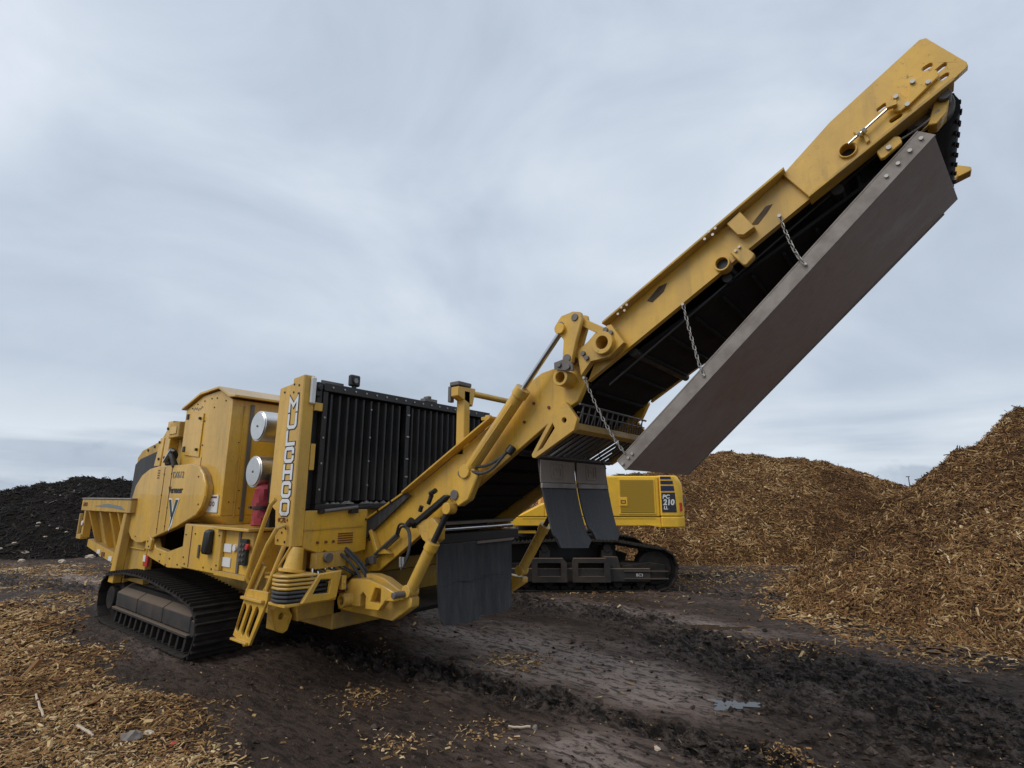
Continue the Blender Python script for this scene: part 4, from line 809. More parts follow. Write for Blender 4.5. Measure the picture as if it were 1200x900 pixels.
# ------------------------------------------------------------------ discharge conveyor
SL = .633                                   # slope of the lower flight
def off(pts, dz): return [(x, z + dz) for x, z in pts]
webL = [(-4.86, 1.08), (-4.78, 1.36), (-4.0, 1.73), (-3.54, 1.985), (-2.86, 2.375), (-2.62, 2.60), (-2.42, 2.70), (-2.20, 2.735), (-2.06, 2.70), (-2.0, 2.56), (-2.08, 2.42), (-2.22, 2.355), (-4.42, .955), (-4.66, .93)]
for side, (y0, y1) in enumerate(((3.50, 3.56), (mir(3.56), mir(3.50)))):
    m_ = MB(); m_.prism('Y', webL, y0, y1); lb = m_.build('lower_side_beam', 'yel', G, .006)
    f0, f1 = (3.40, 3.498) if side == 0 else (mir(3.498), mir(3.40))
    m_ = MB(); m_.prism('Y', [(-4.02, 1.735), (-2.90, 2.372), (-2.90, 2.350), (-4.02, 1.713)], f0, f1); m_.build('beam_flange', 'yel', lb, .003)
    if side == 0:
        m_ = MB(); m_.prism('Y', [(-4.74, 1.375), (-4.02, 1.715), (-3.95, 1.70), (-4.68, 1.22)], 3.455, 3.475); m_.build('rubber_skirt', 'rub', lb, .002)
        m_ = MB(); m_.prism('Y', [(-4.75, 1.40), (-4.02, 1.742), (-4.02, 1.72), (-4.75, 1.378)], 3.44, 3.497); m_.build('skirt_clamp', 'yel', lb, .003)
        for k in range(4): 
            x = -4.6 + k * .19; m_ = MB(); m_.tube((x, 3.44, 1.455 + k * .0895), (x, 3.43, 1.455 + k * .0895), .012, 8); m_.build('clamp_bolt', 'blk', lb, 0)
        m_ = MB(); m_.prism('Y', [(-4.55, 1.34), (-4.42, 1.12), (-4.2, 1.14), (-4.28, 1.18), (-4.40, 1.17), (-4.51, 1.36)], 3.44, 3.497); m_.build('gusset', 'yel', lb, .004)
        m_ = MB(); m_.prism('Y', [(-3.82, 1.45), (-3.58, 1.50), (-3.50, 1.44), (-3.50, 1.31), (-3.60, 1.25), (-3.70, 1.30)], 3.40, 3.497); m_.build('cylinder_bracket', 'yel', lb, .006)
        m_ = MB(); m_.tube((-4.10, 3.46, 1.31), (-4.42, 3.46, 1.10), .018, 10); m_.tube((-4.10, 3.43, 1.33), (-4.42, 3.43, 1.12), .012, 8); m_.build('hydraulic_pipe', 'grey', lb, 0)
        m_ = MB(); m_.path([(-4.86, 3.40, 1.10), (-4.72, 3.40, .97), (-4.56, 3.40, .97), (-4.42, 3.42, 1.09)], .012, 8, False, 2); m_.path([(-4.10, 3.45, 1.31), (-4.0, 3.40, 1.42), (-3.86, 3.38, 1.38), (-3.82, 3.36, 1.2), (-3.90, 3.34, 1.03)], .011, 8, False, 2); m_.path([(-4.10, 3.43, 1.33), (-4.0, 3.38, 1.45), (-3.82, 3.36, 1.40), (-3.79, 3.34, 1.2), (-3.86, 3.33, 1.05)], .011, 8, False, 2); m_.build('hydraulic_hose', 'rub', lb, 0)
        m_ = MB(); [m_.tube((x, 3.34, 1.05), (x - .01, 3.34, 1.14), .018, 8) for x in (-3.91, -3.865)]; m_.build('hose_fitting', 'rod', lb, 0)
        m_ = MB(); m_.box(-4.46, -4.40, 3.40, 3.45, 1.03, 1.11); m_.tube((-4.57, 3.46, 1.04), (-4.57, 3.49, 1.04), .04, 12); m_.build('pipe_clamp', 'grey', lb, .004)
        m_ = MB(); m_.prism('Y', [(-3.86, 1.44), (-3.83, 1.39), (-3.42, 1.645), (-3.37, 1.69), (-3.42, 1.705)], 3.38, 3.44); m_.build('hydraulic_manifold', 'blk', lb, .01)
        m_ = MB(); m_.tube((-3.84, 3.35, 1.43), (-3.79, 3.35, 1.47), .035, 12); m_.tube((-3.60, 3.37, 1.62), (-3.56, 3.37, 1.70), .02, 8); m_.tube((-3.57, 3.36, 1.71), (-3.50, 3.36, 1.74), .024, 8); m_.tube((-3.72, 3.38, 1.55), (-3.70, 3.38, 1.60), .02, 8); m_.build('valve_stem', 'blk', lb, 0)
        m_ = MB(); m_.prism('Y', [(-3.22, 1.93), (-3.06, 1.93), (-3.0, 1.86), (-3.10, 1.66), (-3.22, 1.60), (-3.30, 1.68)], 3.36, 3.44); kb = m_.build('knuckle_block', 'yel', lb, .01)
        m_ = MB(); m_.tube((-3.26, 3.345, 1.70), (-3.26, 3.36, 1.70), .045, 14); m_.tube((-3.19, 3.345, 1.885), (-3.19, 3.36, 1.885), .03, 12); m_.build('knuckle_bolt', 'grey', kb, .003)
        m_ = MB(); m_.path([(-3.12, 3.38, 1.93), (-3.0, 3.36, 1.87), (-2.86, 3.38, 1.90), (-2.76, 3.44, 2.04)], .013, 8, False, 2); m_.path([(-3.14, 3.40, 1.95), (-2.98, 3.38, 1.93), (-2.84, 3.40, 1.97), (-2.74, 3.46, 2.06)], .013, 8, False, 2); m_.build('hydraulic_hose', 'rub', lb, 0)
        m_ = MB(); m_.tube((-2.74, 3.45, 2.04), (-2.71, 3.48, 2.10), .035, 10); m_.build('hose_fitting', 'blk', lb, .004)
        m_ = MB(); m_.tube((-3.44, 3.485, 1.66), (-3.22, 3.485, 1.86), .006, 6); m_.build('grease_line', 'grey', lb, 0)
        bolts('beam_bolts', [(-3.72, 3.50, 1.68), (-3.3, 3.50, 1.95), (-2.6, 3.50, 2.3), (-2.5, 3.5, 2.45), (-2.35, 3.5, 2.4), (-4.6, 3.5, 1.25)], '-Y', lb, .014, .01, 'stencil')
# lift cylinders of the lower flight
cyl('lift_cylinder', (-3.72, 3.30, .87), (-3.32, 3.36, 1.585), .053, .027, .58, G, rod='blk')
cyl('lift_cylinder', (-3.72, mir(3.30), .87), (-3.12, mir(3.36), 1.72), .053, .027, .58, G, rod='blk')
# fold cylinder along the beam
fc = cyl('fold_cylinder', (-3.14, 3.40, 1.90), (-2.13, 3.38, 2.99), .057, .024, .60, G)
m_ = MB(); m_.tube((-3.04, 3.325, 1.95), (-2.60, 3.325, 2.43), .008, 6); m_.build('cylinder_pipe', 'yel', fc, 0)
# fold linkage
m_ = MB(); m_.prism('Y', [(-2.19, 3.03), (-2.13, 3.10), (-2.02, 3.115), (-1.95, 3.095), (-1.94, 3.03), (-2.0, 2.86), (-2.04, 2.70), (-2.13, 2.70), (-2.11, 2.90), (-2.17, 2.97)], 3.36, 3.40); fl = m_.build('fold_lever', 'yel', G, .006)
m_ = MB(); m_.prism('Y', [(-2.19, 3.03), (-2.13, 3.10), (-2.02, 3.115), (-1.95, 3.095), (-1.94, 3.03), (-2.0, 2.86), (-2.04, 2.70), (-2.13, 2.70), (-2.11, 2.90), (-2.17, 2.97)], 3.46, 3.497); m_.build('lever_plate', 'yel', fl, .006)
m_ = MB(); [m_.tube((x, 3.35, z), (x, 3.49, z), r, 14) for x, z, r in ((-2.13, 3.02, .03), (-2.0, 3.06, .03), (-2.08, 2.74, .035))]; m_.build('lever_pin', 'grey', fl, .003)
m_ = MB(); m_.tube((-1.98, 3.43, 3.04), (-1.76, 3.43, 2.90), .042, 4); m_.build('fold_link', 'yel', G, .004)
m_ = MB(); m_.tube((-1.775, 3.36, 2.815), (-1.775, 3.56, 2.815), .088, 24, inner=.050); m_.tube((-2.15, 3.36, 2.60), (-2.15, 3.56, 2.60), .068, 22, inner=.042); m_.build('hinge_tube', 'yel', G, .004)
m_ = MB(); m_.prism('Y', [(-1.84, 2.93), (-1.72, 2.96), (-1.62, 2.80), (-1.74, 2.71), (-1.9, 2.70), (-1.99, 2.60), (-2.02, 2.80), (-1.92, 2.86)], 3.41, 3.47, holes=[circ(-1.775, 2.815, .086, 20)]); m_.build('hinge_plate', 'yel', G, .005)
m_ = MB(); m_.prism('Y', [(-2.19, 2.72), (-2.08, 2.74), (-2.02, 2.68), (-2.02, 2.63), (-2.13, 2.65), (-2.19, 2.67)], 3.34, 3.36); [m_.tube((x, 3.325, z), (x, 3.34, z), .022, 10) for x, z in ((-2.14, 2.695), (-2.06, 2.665))]
[m_.tube((x, 3.39, z), (x, 3.41, z), .020, 10) for x, z in ((-1.96, 2.77), (-1.93, 2.73), (-1.76, 2.92), (-1.72, 2.89))]; m_.build('pin_keeper', 'grey', G, .002)
# upper flight
webU = [(-1.98, 2.57), (-1.78, 3.005), (-.46, 3.755), (-.34, 3.535)]
HP = [(-.475, 3.735), (-.185, 3.98), (.300, 4.29), (.330, 4.285), (.475, 4.035), (.478, 4.005), (.405, 3.955), (-.345, 3.525)]
for side, (y0, y1) in enumerate(((3.50, 3.55), (mir(3.55), mir(3.50)))):
    m_ = MB(); m_.prism('Y', webU, y0, y1, holes=[circ(-.905, 3.245, .042, 20)]); ub = m_.build('upper_side_beam', 'yel', G, .005)
    f0, f1 = (3.42, 3.498) if side == 0 else (mir(3.498), mir(3.42))
    m_ = MB(); m_.prism('Y', [(-1.80, 3.0), (-.46, 3.762), (-.46, 3.742), (-1.80, 2.98)], f0, f1); m_.build('beam_flange', 'yel2', ub, .003)
    h0, h1 = (3.462, 3.499) if side == 0 else (mir(3.499), mir(3.462))
    m_ = MB(); m_.prism('Y', HP, h0, h1, holes=[circ(-.115, 3.745, .042, 20), slot((.30, 4.092), (.325, 4.10), .013), slot((.338, 4.042), (.385, 4.068), .012), slot((.362, 3.992), (.385, 4.002), .012), slot((.065, 3.942), (.095, 3.957), .012), slot((.115, 3.842), (.155, 3.858), .012)])
    hp_ = m_.build('head_plate', 'yel', G, .004)
    m_ = MB(); m_.prism('Y', [(.405, 3.955), (-.345, 3.525), (-.345, 3.505), (.41, 3.935)], (3.43 if side == 0 else h0), (3.54 if side == 0 else mir(3.43))); m_.build('plate_flange', 'yel2', hp_, .003)
    if side: continue
    m_ = MB(); m_.tube((-.905, 3.478, 3.245), (-.905, 3.56, 3.245), .054, 22, inner=.041); m_.build('crossbar_collar', 'yel', ub, .003)
    m_ = MB(); m_.tube((-.115, 3.445, 3.745), (-.115, 3.53, 3.745), .050, 22, inner=.041); m_.build('crossbar_collar', 'yel', hp_, .003)
    m_ = MB(); m_.prism('Y', [(-.84, 3.50), (-.75, 3.56), (-.67, 3.42), (-.74, 3.385), (-.78, 3.40)], 3.44, 3.497); m_.build('stop_gusset', 'yel', ub, .004)
    m_ = MB(); m_.prism('Y', [(-.84, 3.29), (-.77, 3.345), (-.69, 3.24), (-.70, 3.215), (-.745, 3.175), (-.765, 3.18)], 3.45, 3.497); mp_ = m_.build('mounting_plate', 'yel', ub, .006)
    m_ = MB(); [m_.tube((x, 3.45, z), (x, 3.437, z), .009, 8) for x, z in ((-.80, 3.29), (-.775, 3.31))]; m_.build('plate_bolt', 'zinc', mp_, 0)
    for P in ([(-1.46, 3.11), (-1.36, 3.20), (-1.30, 3.21), (-1.33, 3.15), (-1.42, 3.09)], [(-.70, 3.47), (-.60, 3.57), (-.56, 3.57), (-.60, 3.52), (-.66, 3.46)]):
        m_ = MB(); m_.prism('Y', P, 3.4965, 3.4990); m_.build('scuff_mark', 'lichen', ub, 0)
    for (x, z) in ((-.985, 3.425), (-1.66, 3.03)):
        m_ = MB(); [m_.tube((x + dx, 3.424, z + dz), (x + dx, 3.414, z + dz), .010, 8) for dx, dz in ((0, 0), (.03, .045), (.055, .015), (.075, .055))]; m_.build('flange_bolt', 'zinc', ub, 0)
    m_ = MB(); m_.prism('Y', [(-.88, 3.53), (-.80, 3.57), (-.66, 3.66), (-.62, 3.65), (-.64, 3.63), (-.86, 3.51)], 3.45, 3.62); m_.build('roller_hanger', 'yel2', ub, .003)
    # bearing plate, take-up screw
    m_ = MB(); m_.prism('Y', [(.13, 3.995), (.17, 3.99), (.20, 3.93), (.22, 4.03), (.30, 4.05), (.345, 4.045), (.352, 4.0), (.215, 3.895), (.16, 3.87), (.13, 3.885)], 3.44, 3.460); bp = m_.build('bearing_plate', 'yel', hp_, .004)
    m_ = MB(); [m_.tube((x, 3.44, z), (x, 3.425, z), .013, 8) for x, z in ((.15, 3.965), (.235, 4.02), (.30, 3.98), (.195, 3.89))]; m_.build('bearing_bolt', 'zinc', bp, 0)
    m_ = MB(); m_.tube((-.105, 3.43, 3.77), (.135, 3.43, 3.925), .0075, 8); m_.tube((-.03, 3.43, 3.818), (-.015, 3.43, 3.828), .019, 6); m_.tube((-.055, 3.43, 3.802), (-.042, 3.43, 3.811), .019, 6); tk = m_.build('take_up_screw', 'rod', hp_, 0)
    m_ = MB(); m_.prism('Y', [(-.075, 3.845), (-.06, 3.875), (-.03, 3.86), (.0, 3.76), (-.02, 3.745), (-.03, 3.80)], 3.445, 3.461); m_.box(.10, .15, 3.41, 3.44, 3.90, 3.935); m_.build('screw_lug', 'yel', hp_, .003)
    m_ = MB(); m_.prism('Y', [(.02, 3.685), (.115, 3.745), (.14, 3.73), (.145, 3.69), (.055, 3.63), (.035, 3.63)], 3.47, 3.50); lug = m_.build('scraper_lug', 'yel', hp_, .004)
    m_ = MB(); m_.tube((.08, 3.47, 3.68), (.08, 3.455, 3.68), .014, 8); m_.build('lug_bolt', 'zinc', lug, 0)
# belt, pulleys, rollers
bt = [(-4.5, 1.02), (-2.15, 2.50), (-1.9, 2.66), (.28, 3.90)]
m_ = MB(); yb0, yb1 = 3.62, mir(3.62)
low = [(-4.55, 1.06), (-2.15, 2.45), (-1.9, 2.62), (.355, 3.79)]
upp = [(-4.62, 1.30), (-2.4, 2.66), (-1.8, 2.90), (.23, 4.015)]
loop = low + arc(.30, 3.90, .125, -55, 115, 8) + list(reversed(upp)) + arc(-4.62, 1.18, .12, 120, 290, 8)
ol = []; P = [Vector(p) for p in loop]
m_.ribbon(loop, .022, 'Y', yb0, yb1, True); belt = m_.build('conveyor_belt', 'belt', G, 0)
cle = MB(); cle.box(-.012, .012, -.45, .45, 0, .03); cme = cle.mesh('belt_cleat', .004)
def along(pts, step):
    out = []
    for a, b in zip(pts[:-1], pts[1:]):
        a, b = Vector(a), Vector(b); L = (b - a).length; n = max(1, int(L / step)); out += [((a.lerp(b, (k + .5) / n)), (b - a).normalized()) for k in range(n)]
    return out
for p, d in along(low, .22):
    nrm = Vector((d.y, -d.x))
    mw = Matrix(((d.x, 0, nrm.x, p.x + nrm.x * .012), (0, 1, 0, YC), (d.y, 0, nrm.y, p.y + nrm.y * .012), (0, 0, 0, 1)))
    link('belt_cleat', cme, 'belt', belt, mw)
nub = MB(); nub.box(-.007, .007, -.018, .018, 0, .009); nme = nub.mesh('belt_nub', .002)
for a_ in (-40, -15, 10, 35, 60):                      # rough top-cover pattern where the belt turns round the head pulley
    for k in range(16):
        t = R(a_ + (12 if k % 2 else 0)); nx_, nz_ = math.cos(t), math.sin(t); y = 3.65 + k * .0627
        link('belt_nub', nme, 'belt', belt, Matrix(((-nz_, 0, nx_, .30 + nx_ * .136), (0, 1, 0, y), (nx_, 0, nz_, 3.90 + nz_ * .136), (0, 0, 0, 1))))
m_ = MB(); m_.tube((.30, 3.57, 3.90), (.30, mir(3.57), 3.90), .112, 24); m_.tube((.30, 3.51, 3.90), (.30, mir(3.51), 3.90), .04, 12); m_.build('head_pulley', 'grey', G, .004)
for (x, z) in ((-1.62, 2.76), (-.9, 3.17), (-.2, 3.57), (-2.7, 2.06)):
    m_ = MB(); m_.tube((x, 3.565, z), (x, mir(3.565), z), .035, 12); m_.build('return_roller', 'blk', G, 0)
for (x, z) in ((-.905, 3.245), (-.115, 3.745), (-2.15, 2.60), (-1.775, 2.815)):
    m_ = MB(); m_.tube((x, 3.515, z), (x, mir(3.515), z), .0405, 16); m_.build('crossbar', 'blk', G, 0)
m_ = MB(); m_.prism('Y', [(-4.45, 1.16), (-2.2, 2.58), (-2.2, 2.56), (-4.45, 1.14)], 3.561, mir(3.561)); m_.prism('Y', [(-1.9, 2.74), (.05, 3.83), (.05, 3.81), (-1.9, 2.72)], 3.561, mir(3.561)); m_.build('belt_bed', 'blk', G, 0)
m_ = MB(); m_.prism('Y', [(-1.85, 2.535), (.12, 3.79), (.12, 3.805), (-1.85, 2.55)], 3.60, 3.612); m_.build('belt_edge_rail', 'blk', G, 0)
# far end details
m_ = MB(); m_.prism('Y', [(.40, 4.16), (.56, 4.06), (.56, 4.03), (.46, 4.0), (.38, 4.08)], 4.76, 4.86); m_.build('head_bracket', 'yel', G, .005)
m_ = MB(); m_.prism('Y', [(.33, 3.93), (.40, 3.95), (.36, 3.80), (.31, 3.75), (.27, 3.76)], 3.50, 3.60); sb_ = m_.build('scraper_arm', 'yel', G, .005)
m_ = MB(); m_.tube((.36, 3.47, 3.90), (.36, 3.62, 3.90), .035, 14); m_.build('scraper_pivot', 'grey', sb_, .004)
m_ = MB(); m_.path([(.33, 3.5, 3.83), (.25, 3.52, 3.78), (.12, 3.56, 3.75)], .006, 6, False, 1); m_.build('wire', 'zinc', G, 0)
# catch pan hung on chains
pd = Vector((2.03, 0, 1.85)).normalized(); pnrm = Vector((-pd.z, 0, pd.x)); a0 = Vector((-1.70, 0, 1.88)); a1 = Vector((.36, 0, 3.755))
def PQ(t, h): p = a0.lerp(a1, t) + pnrm * h; return (p.x, p.z)
m_ = MB(); pv = []
for (t, y) in ((0, 3.505), (.965, 3.505), (1.045, 4.76), (0, 4.76)):
    for hh in (-.006, .006): x, z = PQ(t, hh); pv.append((x, y, z))
m_.add(pv, [(0, 2, 4, 6), (7, 5, 3, 1), (0, 1, 3, 2), (2, 3, 5, 4), (4, 5, 7, 6), (6, 7, 1, 0)]); pan = m_.build('catch_pan', 'pan', G, .003); pan['label'] = 'brown steel catch pan hanging under the conveyor'
m_ = MB(); m_.prism('Y', [PQ(0, -.012), PQ(.965, -.012), PQ(.96, .075), PQ(0, .075)], 3.490, 3.503); m_.prism('Y', [PQ(0, .0755), PQ(.96, .0755), PQ(.96, .086), PQ(0, .086)], 3.490, 3.56); m_.build('pan_edge', 'panedge', pan, .002)
m_ = MB(); m_.prism('Y', [PQ(0, -.012), PQ(1, -.012), PQ(1, .085), PQ(0, .085)], 4.762, 4.775); m_.build('pan_edge', 'panedge', pan, .002)
for t in (.008, .03, .045, .31, .635, .86, .89, .92, .948):
    x, z = PQ(t, .035); m_ = MB(); m_.tube((x, 3.49, z), (x, 3.478, z), .011, 8); m_.build('pan_bolt', 'zinc', pan, 0)
x, z = PQ(.94, .04); m_ = MB(); m_.prism('Y', [PQ(.915, .085), PQ(.95, .085), (.34, 3.80), (.31, 3.79)], 3.505, 3.54); m_.build('pan_hanger', 'yel2', pan, .003)
x, z = PQ(.635, .04); chain(G, (-.525, 3.485, 3.465), (x, 3.475, z), .05)
x, z = PQ(.31, .04); chain(G, (-1.19, 3.485, 3.015), (x, 3.475, z), .03)
x, z = PQ(.02, .04); chain(G, (-1.955, 3.40, 2.575), (x, 3.475, z + .05), .05)
# scraper grate and upper flaps at the fold
m_ = MB(); m_.prism('Y', [(-2.50, 2.02), (-2.49, 1.995), (-2.46, 1.99), (-2.09, 2.19), (-2.06, 2.28), (-2.16, 2.42), (-2.27, 2.36)], 3.455, 3.497, holes=[[(-2.44, 2.045), (-2.39, 2.07), (-2.27, 2.22), (-2.29, 2.26)], circ(-2.18, 2.275, .022, 10)]); gb = m_.build('grate_bracket', 'yel', G, .004)
m_ = MB(); m_.prism('Y', [(-2.50, 2.02), (-2.46, 1.99), (-2.09, 2.19), (-2.06, 2.28), (-2.16, 2.42), (-2.27, 2.36)], mir(3.497), mir(3.455)); m_.build('grate_bracket', 'yel', G, .004)
m_ = MB(); m_.prism('Y', [(-2.12, 2.17), (-2.07, 2.20), (-2.10, 2.26), (-2.15, 2.23)], 3.50, mir(3.50)); m_.build('grate_beam', 'yel2', gb, .005)
m_ = MB(); m_.prism('Y', [(-2.47, 1.985), (-2.43, 2.005), (-2.44, 2.025), (-2.48, 2.005)], 3.50, mir(3.50)); m_.build('grate_rail', 'grey', gb, .003)
for k in range(12):
    y = 3.54 + k * .098; m_ = MB(); m_.prism('Y', [(-2.45, 2.005), (-2.12, 2.175), (-2.125, 2.19), (-2.455, 2.02)], y, y + .034); m_.build('grate_bar', 'grey', gb, 0)
for k in range(12):
    y = 3.54 + k * .10; m_ = MB(); m_.tube((-2.10, y, 2.26), (-2.06, y + .03, 2.40), .006, 6); m_.tube((-2.10, y + .05, 2.26), (-2.06, y + .02, 2.40), .006, 6); m_.build('mesh_wire', 'grey', gb, 0)
m_ = MB(); m_.tube((-2.08, 3.5, 2.335), (-2.08, mir(3.5), 2.335), .006, 6); m_.tube((-2.06, 3.5, 2.40), (-2.06, mir(3.5), 2.40), .010, 6); m_.build('mesh_rail', 'grey', gb, 0)
def flap(name, y0, y1, x, zt, zb, bend, m, parent, skew=0., cut=.05):
    """hanging rubber sheet with a slight curl and rounded lower corners"""
    nx, nz = 10, 14; v = []; f = []
    for s_ in (0, 1):
        for i in range(nz + 1):
            t = i / nz
            for j in range(nx + 1):
                q = j / nx; edge = min(q, 1 - q); zz = zt + (zb - zt) * t
                if t > .85 and edge < .12: zz += cut * ((.12 - edge) / .12) ** 2 * ((t - .85) / .15)
                xx = x + bend * t * t + .010 * math.sin(q * 5 + t * 3 + y0 * 7) * t + s_ * .016
                v.append((xx, y0 + (y1 - y0) * q + skew * t, zz - .04 * (q - .5) * t * (1 if skew >= 0 else -1)))
    W = nx + 1; S = W * (nz + 1)
    for i in range(nz):
        for j in range(nx):
            a = i * W + j; f += [(a, a + 1, a + W + 1, a + W), (S + a, S + a + W, S + a + W + 1, S + a + 1)]
    for i in range(nz): a = i * W; f += [(a, a + W, S + a + W, S + a), (a + nx, S + a + nx, S + a + W + nx, a + W + nx)]
    for j in range(nx): f += [(j, S + j, S + j + 1, j + 1), (nz * W + j, nz * W + j + 1, S + nz * W + j + 1, S + nz * W + j)]
    mb = MB(); mb.add(v, f); return mb.build(name, m, parent, 0)
for (y0, y1, zb, sk) in ((3.50, 4.035, 1.27, .09), (4.065, 4.62, 1.30, .09)):
    fu = flap('upper_flap', y0, y1, -2.47, 1.985, zb, .10, 'rub', G, sk, .07)
    m_ = MB(); m_.box(-2.450, -2.442, y0 + .004, y1 - .004, 1.80, 1.982); m_.build('dusty_band', 'rubd', fu, .002)
    m_ = MB(); yc_ = (y0 + y1) / 2 - .02; m_.ribbon([(yc_ - .09, 1.84), (yc_ + .09, 1.84), (yc_ + .09, 1.96), (yc_ - .09, 1.96)], .014, 'X', -2.441, -2.436, True); m_.ribbon([(yc_ - .05, 1.86), (yc_ - .05, 1.935), (yc_, 1.90), (yc_ + .05, 1.935), (yc_ + .05, 1.86)], .012, 'X', -2.441, -2.436); m_.build('embossed_mark', 'rubd', fu, 0)
    m_ = MB(); m_.box(-2.448, -2.428, y0 + .006, y1 + .004, 1.755, 1.795); m_.build('clamp_strip', 'panedge', fu, .003)
m_ = MB(); m_.path([(-2.3, 4.2, 2.12), (-2.28, 4.22, 2.0), (-2.25, 4.26, 1.93)], .004, 5, False, 1); m_.build('wire', 'blk', G, 0)
# lower flaps
m_ = MB(); m_.box(-3.66, -3.58, 3.42, 4.70, 1.255, 1.345); fb = m_.build('flap_beam', 'blk', G, .006)
m_ = MB(); m_.tube((-3.60, 3.44, 1.385), (-3.60, 4.60, 1.385), .022, 12); m_.build('flap_rod', 'rod', fb, 0)
m_ = MB(); m_.box(-3.72, -3.62, 3.45, 4.66, 1.42, 1.45); m_.build('flap_rail', 'rubd', fb, .003)
m_ = MB(); m_.box(-3.60, -3.585, 3.46, 4.62, 1.225, 1.252); m_.build('clamp_strip', 'rubd', fb, .002)
for (ya_, yb_, xx_, zb_, bd_) in ((3.49, 4.03, -3.60, .545, .05), (4.055, 4.63, -3.64, .53, .015)):
    lf_ = flap('lower_flap', ya_, yb_, xx_, 1.25, zb_, bd_, 'rub', G, 0., .06)
    m_ = MB(); m_.path([(xx_ + .020 + bd_ * .25, ya_ + .012 + (yb_ - ya_ - .024) * k / 8, .90 + .012 * math.sin(k * 1.1 + ya_)) for k in range(9)], .006, 5); m_.build('flap_crease', 'rub', lf_, 0)
# portal over the lower flight with a beacon
m_ = MB(); m_.box(-3.40, -3.30, 3.50, 3.58, 2.06, 2.66); m_.prism('X', [(3.42, 2.60), (3.62, 2.52), (3.66, 2.70), (3.42, 2.69)], -3.40, -3.30); pt = m_.build('portal_frame', 'yel', G, .006)
m_ = MB(); m_.tube((-3.34, 3.66, 2.655), (-3.34, mir(3.56), 2.66), .030, 12); m_.build('portal_bar', 'yel', pt, 0)
m_ = MB(); m_.box(-3.40, -3.30, mir(3.58), mir(3.50), 2.0, 2.66); m_.build('portal_post', 'yel', pt, .006)
m_ = MB(); m_.box(-3.42, -3.30, 3.42, 3.60, 2.701, 2.74); m_.build('lamp_housing', 'grey', pt, .006)
m_ = MB(); m_.box(-3.44, -3.402, 3.42, 3.47, 2.55, 2.70); m_.build('lamp_bracket', 'grey', pt, .004)
m_ = MB(); m_.box(-3.74, -3.68, 4.30, 4.36, 1.9, 2.56); m_.box(-3.78, -3.66, 4.28, 4.38, 2.5, 2.54); m_.build('sensor_post', 'yel', G, .005)
m_ = MB(); m_.path([(-3.7, 4.38, 2.45), (-3.6, 4.6, 2.50), (-3.4, 4.7, 2.42)], .012, 6, False, 1); m_.path([(-3.7, 4.38, 2.40), (-3.6, 4.6, 2.44), (-3.4, 4.7, 2.38)], .012, 6, False, 1); m_.build('sensor_cable', 'rub', G, 0)

# ------------------------------------------------------------------ infeed hopper
def hop(side):
    Y = (lambda y: y) if side == 0 else mir
    m_ = MB(); m_.box(-10.9, -8.62, Y(2.55), Y(2.66), 1.455, 1.635); hr = m_.build('hopper_rail', 'yel2', G, .008)
    m_ = MB(); m_.box(-10.91, -8.61, Y(2.54), Y(2.68), 1.636, 1.655); m_.build('rail_cap', 'panedge', hr, .003)
    m_ = MB(); m_.prism('X', [(Y(2.67), 1.46), (Y(2.84), .78), (Y(2.88), .78), (Y(2.71), 1.46)], -10.88, -8.62); m_.build('hopper_side', 'yel2', hr, .003)
    for x in (-10.55, -10.0, -9.55, -9.18):
        m_ = MB(); m_.prism('X', [(Y(2.57), 1.453), (Y(2.74), .90), (Y(2.84), .86), (Y(2.68), 1.453)], x - .03, x + .03); m_.build('hopper_rib', 'yel', hr, .006)
    m_ = MB(); m_.prism('Y', [(-10.88, 1.0), (-10.88, .88), (-8.95, .64), (-8.95, .82)], Y(2.70), Y(2.86)); br = m_.build('bottom_rail', 'yel2', hr, .006)
    if side == 0:
        for x in (-10.3, -10.08, -9.72, -9.42, -9.2):
            m_ = MB(); z = .925 - (x + 11) * .11; m_.box(x, x + .15, 2.692, 2.699, z - .035, z + .025); m_.build('reflective_tape', 'stencil' if x in (-10.08, -9.42) else 'white', br, 0)
        text('6800', .09, 'stencil', hr, (-10.70, 2.548, 1.55), sx=1.3)
        m_ = MB(); m_.prism('Y', [(-10.2, 1.53), (-9.6, 1.575), (-9.0, 1.545), (-8.8, 1.49), (-9.4, 1.52)], 2.5465, 2.549); m_.build('swoosh_decal', 'greytxt', hr, 0)
    return hr
hop(0); hop(1)
m_ = MB(); m_.box(-10.88, -8.62, 2.88, mir(2.88), .76, .80); m_.build('feed_floor', 'yel2', G, .004)
m_ = MB(); m_.prism('Y', [(-9.12, .52), (-8.92, .52), (-8.76, 1.45), (-8.88, 1.45)], 2.56, 2.66); hpst = m_.build('hopper_post', 'yel', G, .006)
m_ = MB(); m_.box(-8.90, -8.25, 2.70, 2.78, .55, 1.35); m_.prism('X', [(2.66, .52), (3.2, .62), (3.2, 1.3), (2.66, 1.2)], -8.90, -8.86); m_.build('post_panel', 'yel2', hpst, .006)
m_ = MB(); m_.box(-8.89, -8.3, 2.68, 2.70, .98, 1.0); m_.build('panel_lip', 'yel', hpst, .002)
m_ = MB(); m_.box(-11.0, -10.91, 2.62, 2.72, 1.02, 1.45); m_.box(-11.16, -10.92, 2.60, 2.70, 1.0, 1.08); m_.box(-11.16, -11.11, 2.60, 2.64, 1.08, 1.40); m_.build('hopper_bumper', 'yel2', G, .006)
m_ = MB(); m_.tube((-10.96, 2.62, 1.25), (-10.96, 2.60, 1.25), .04, 12); m_.build('tail_light', 'white', G, .004)

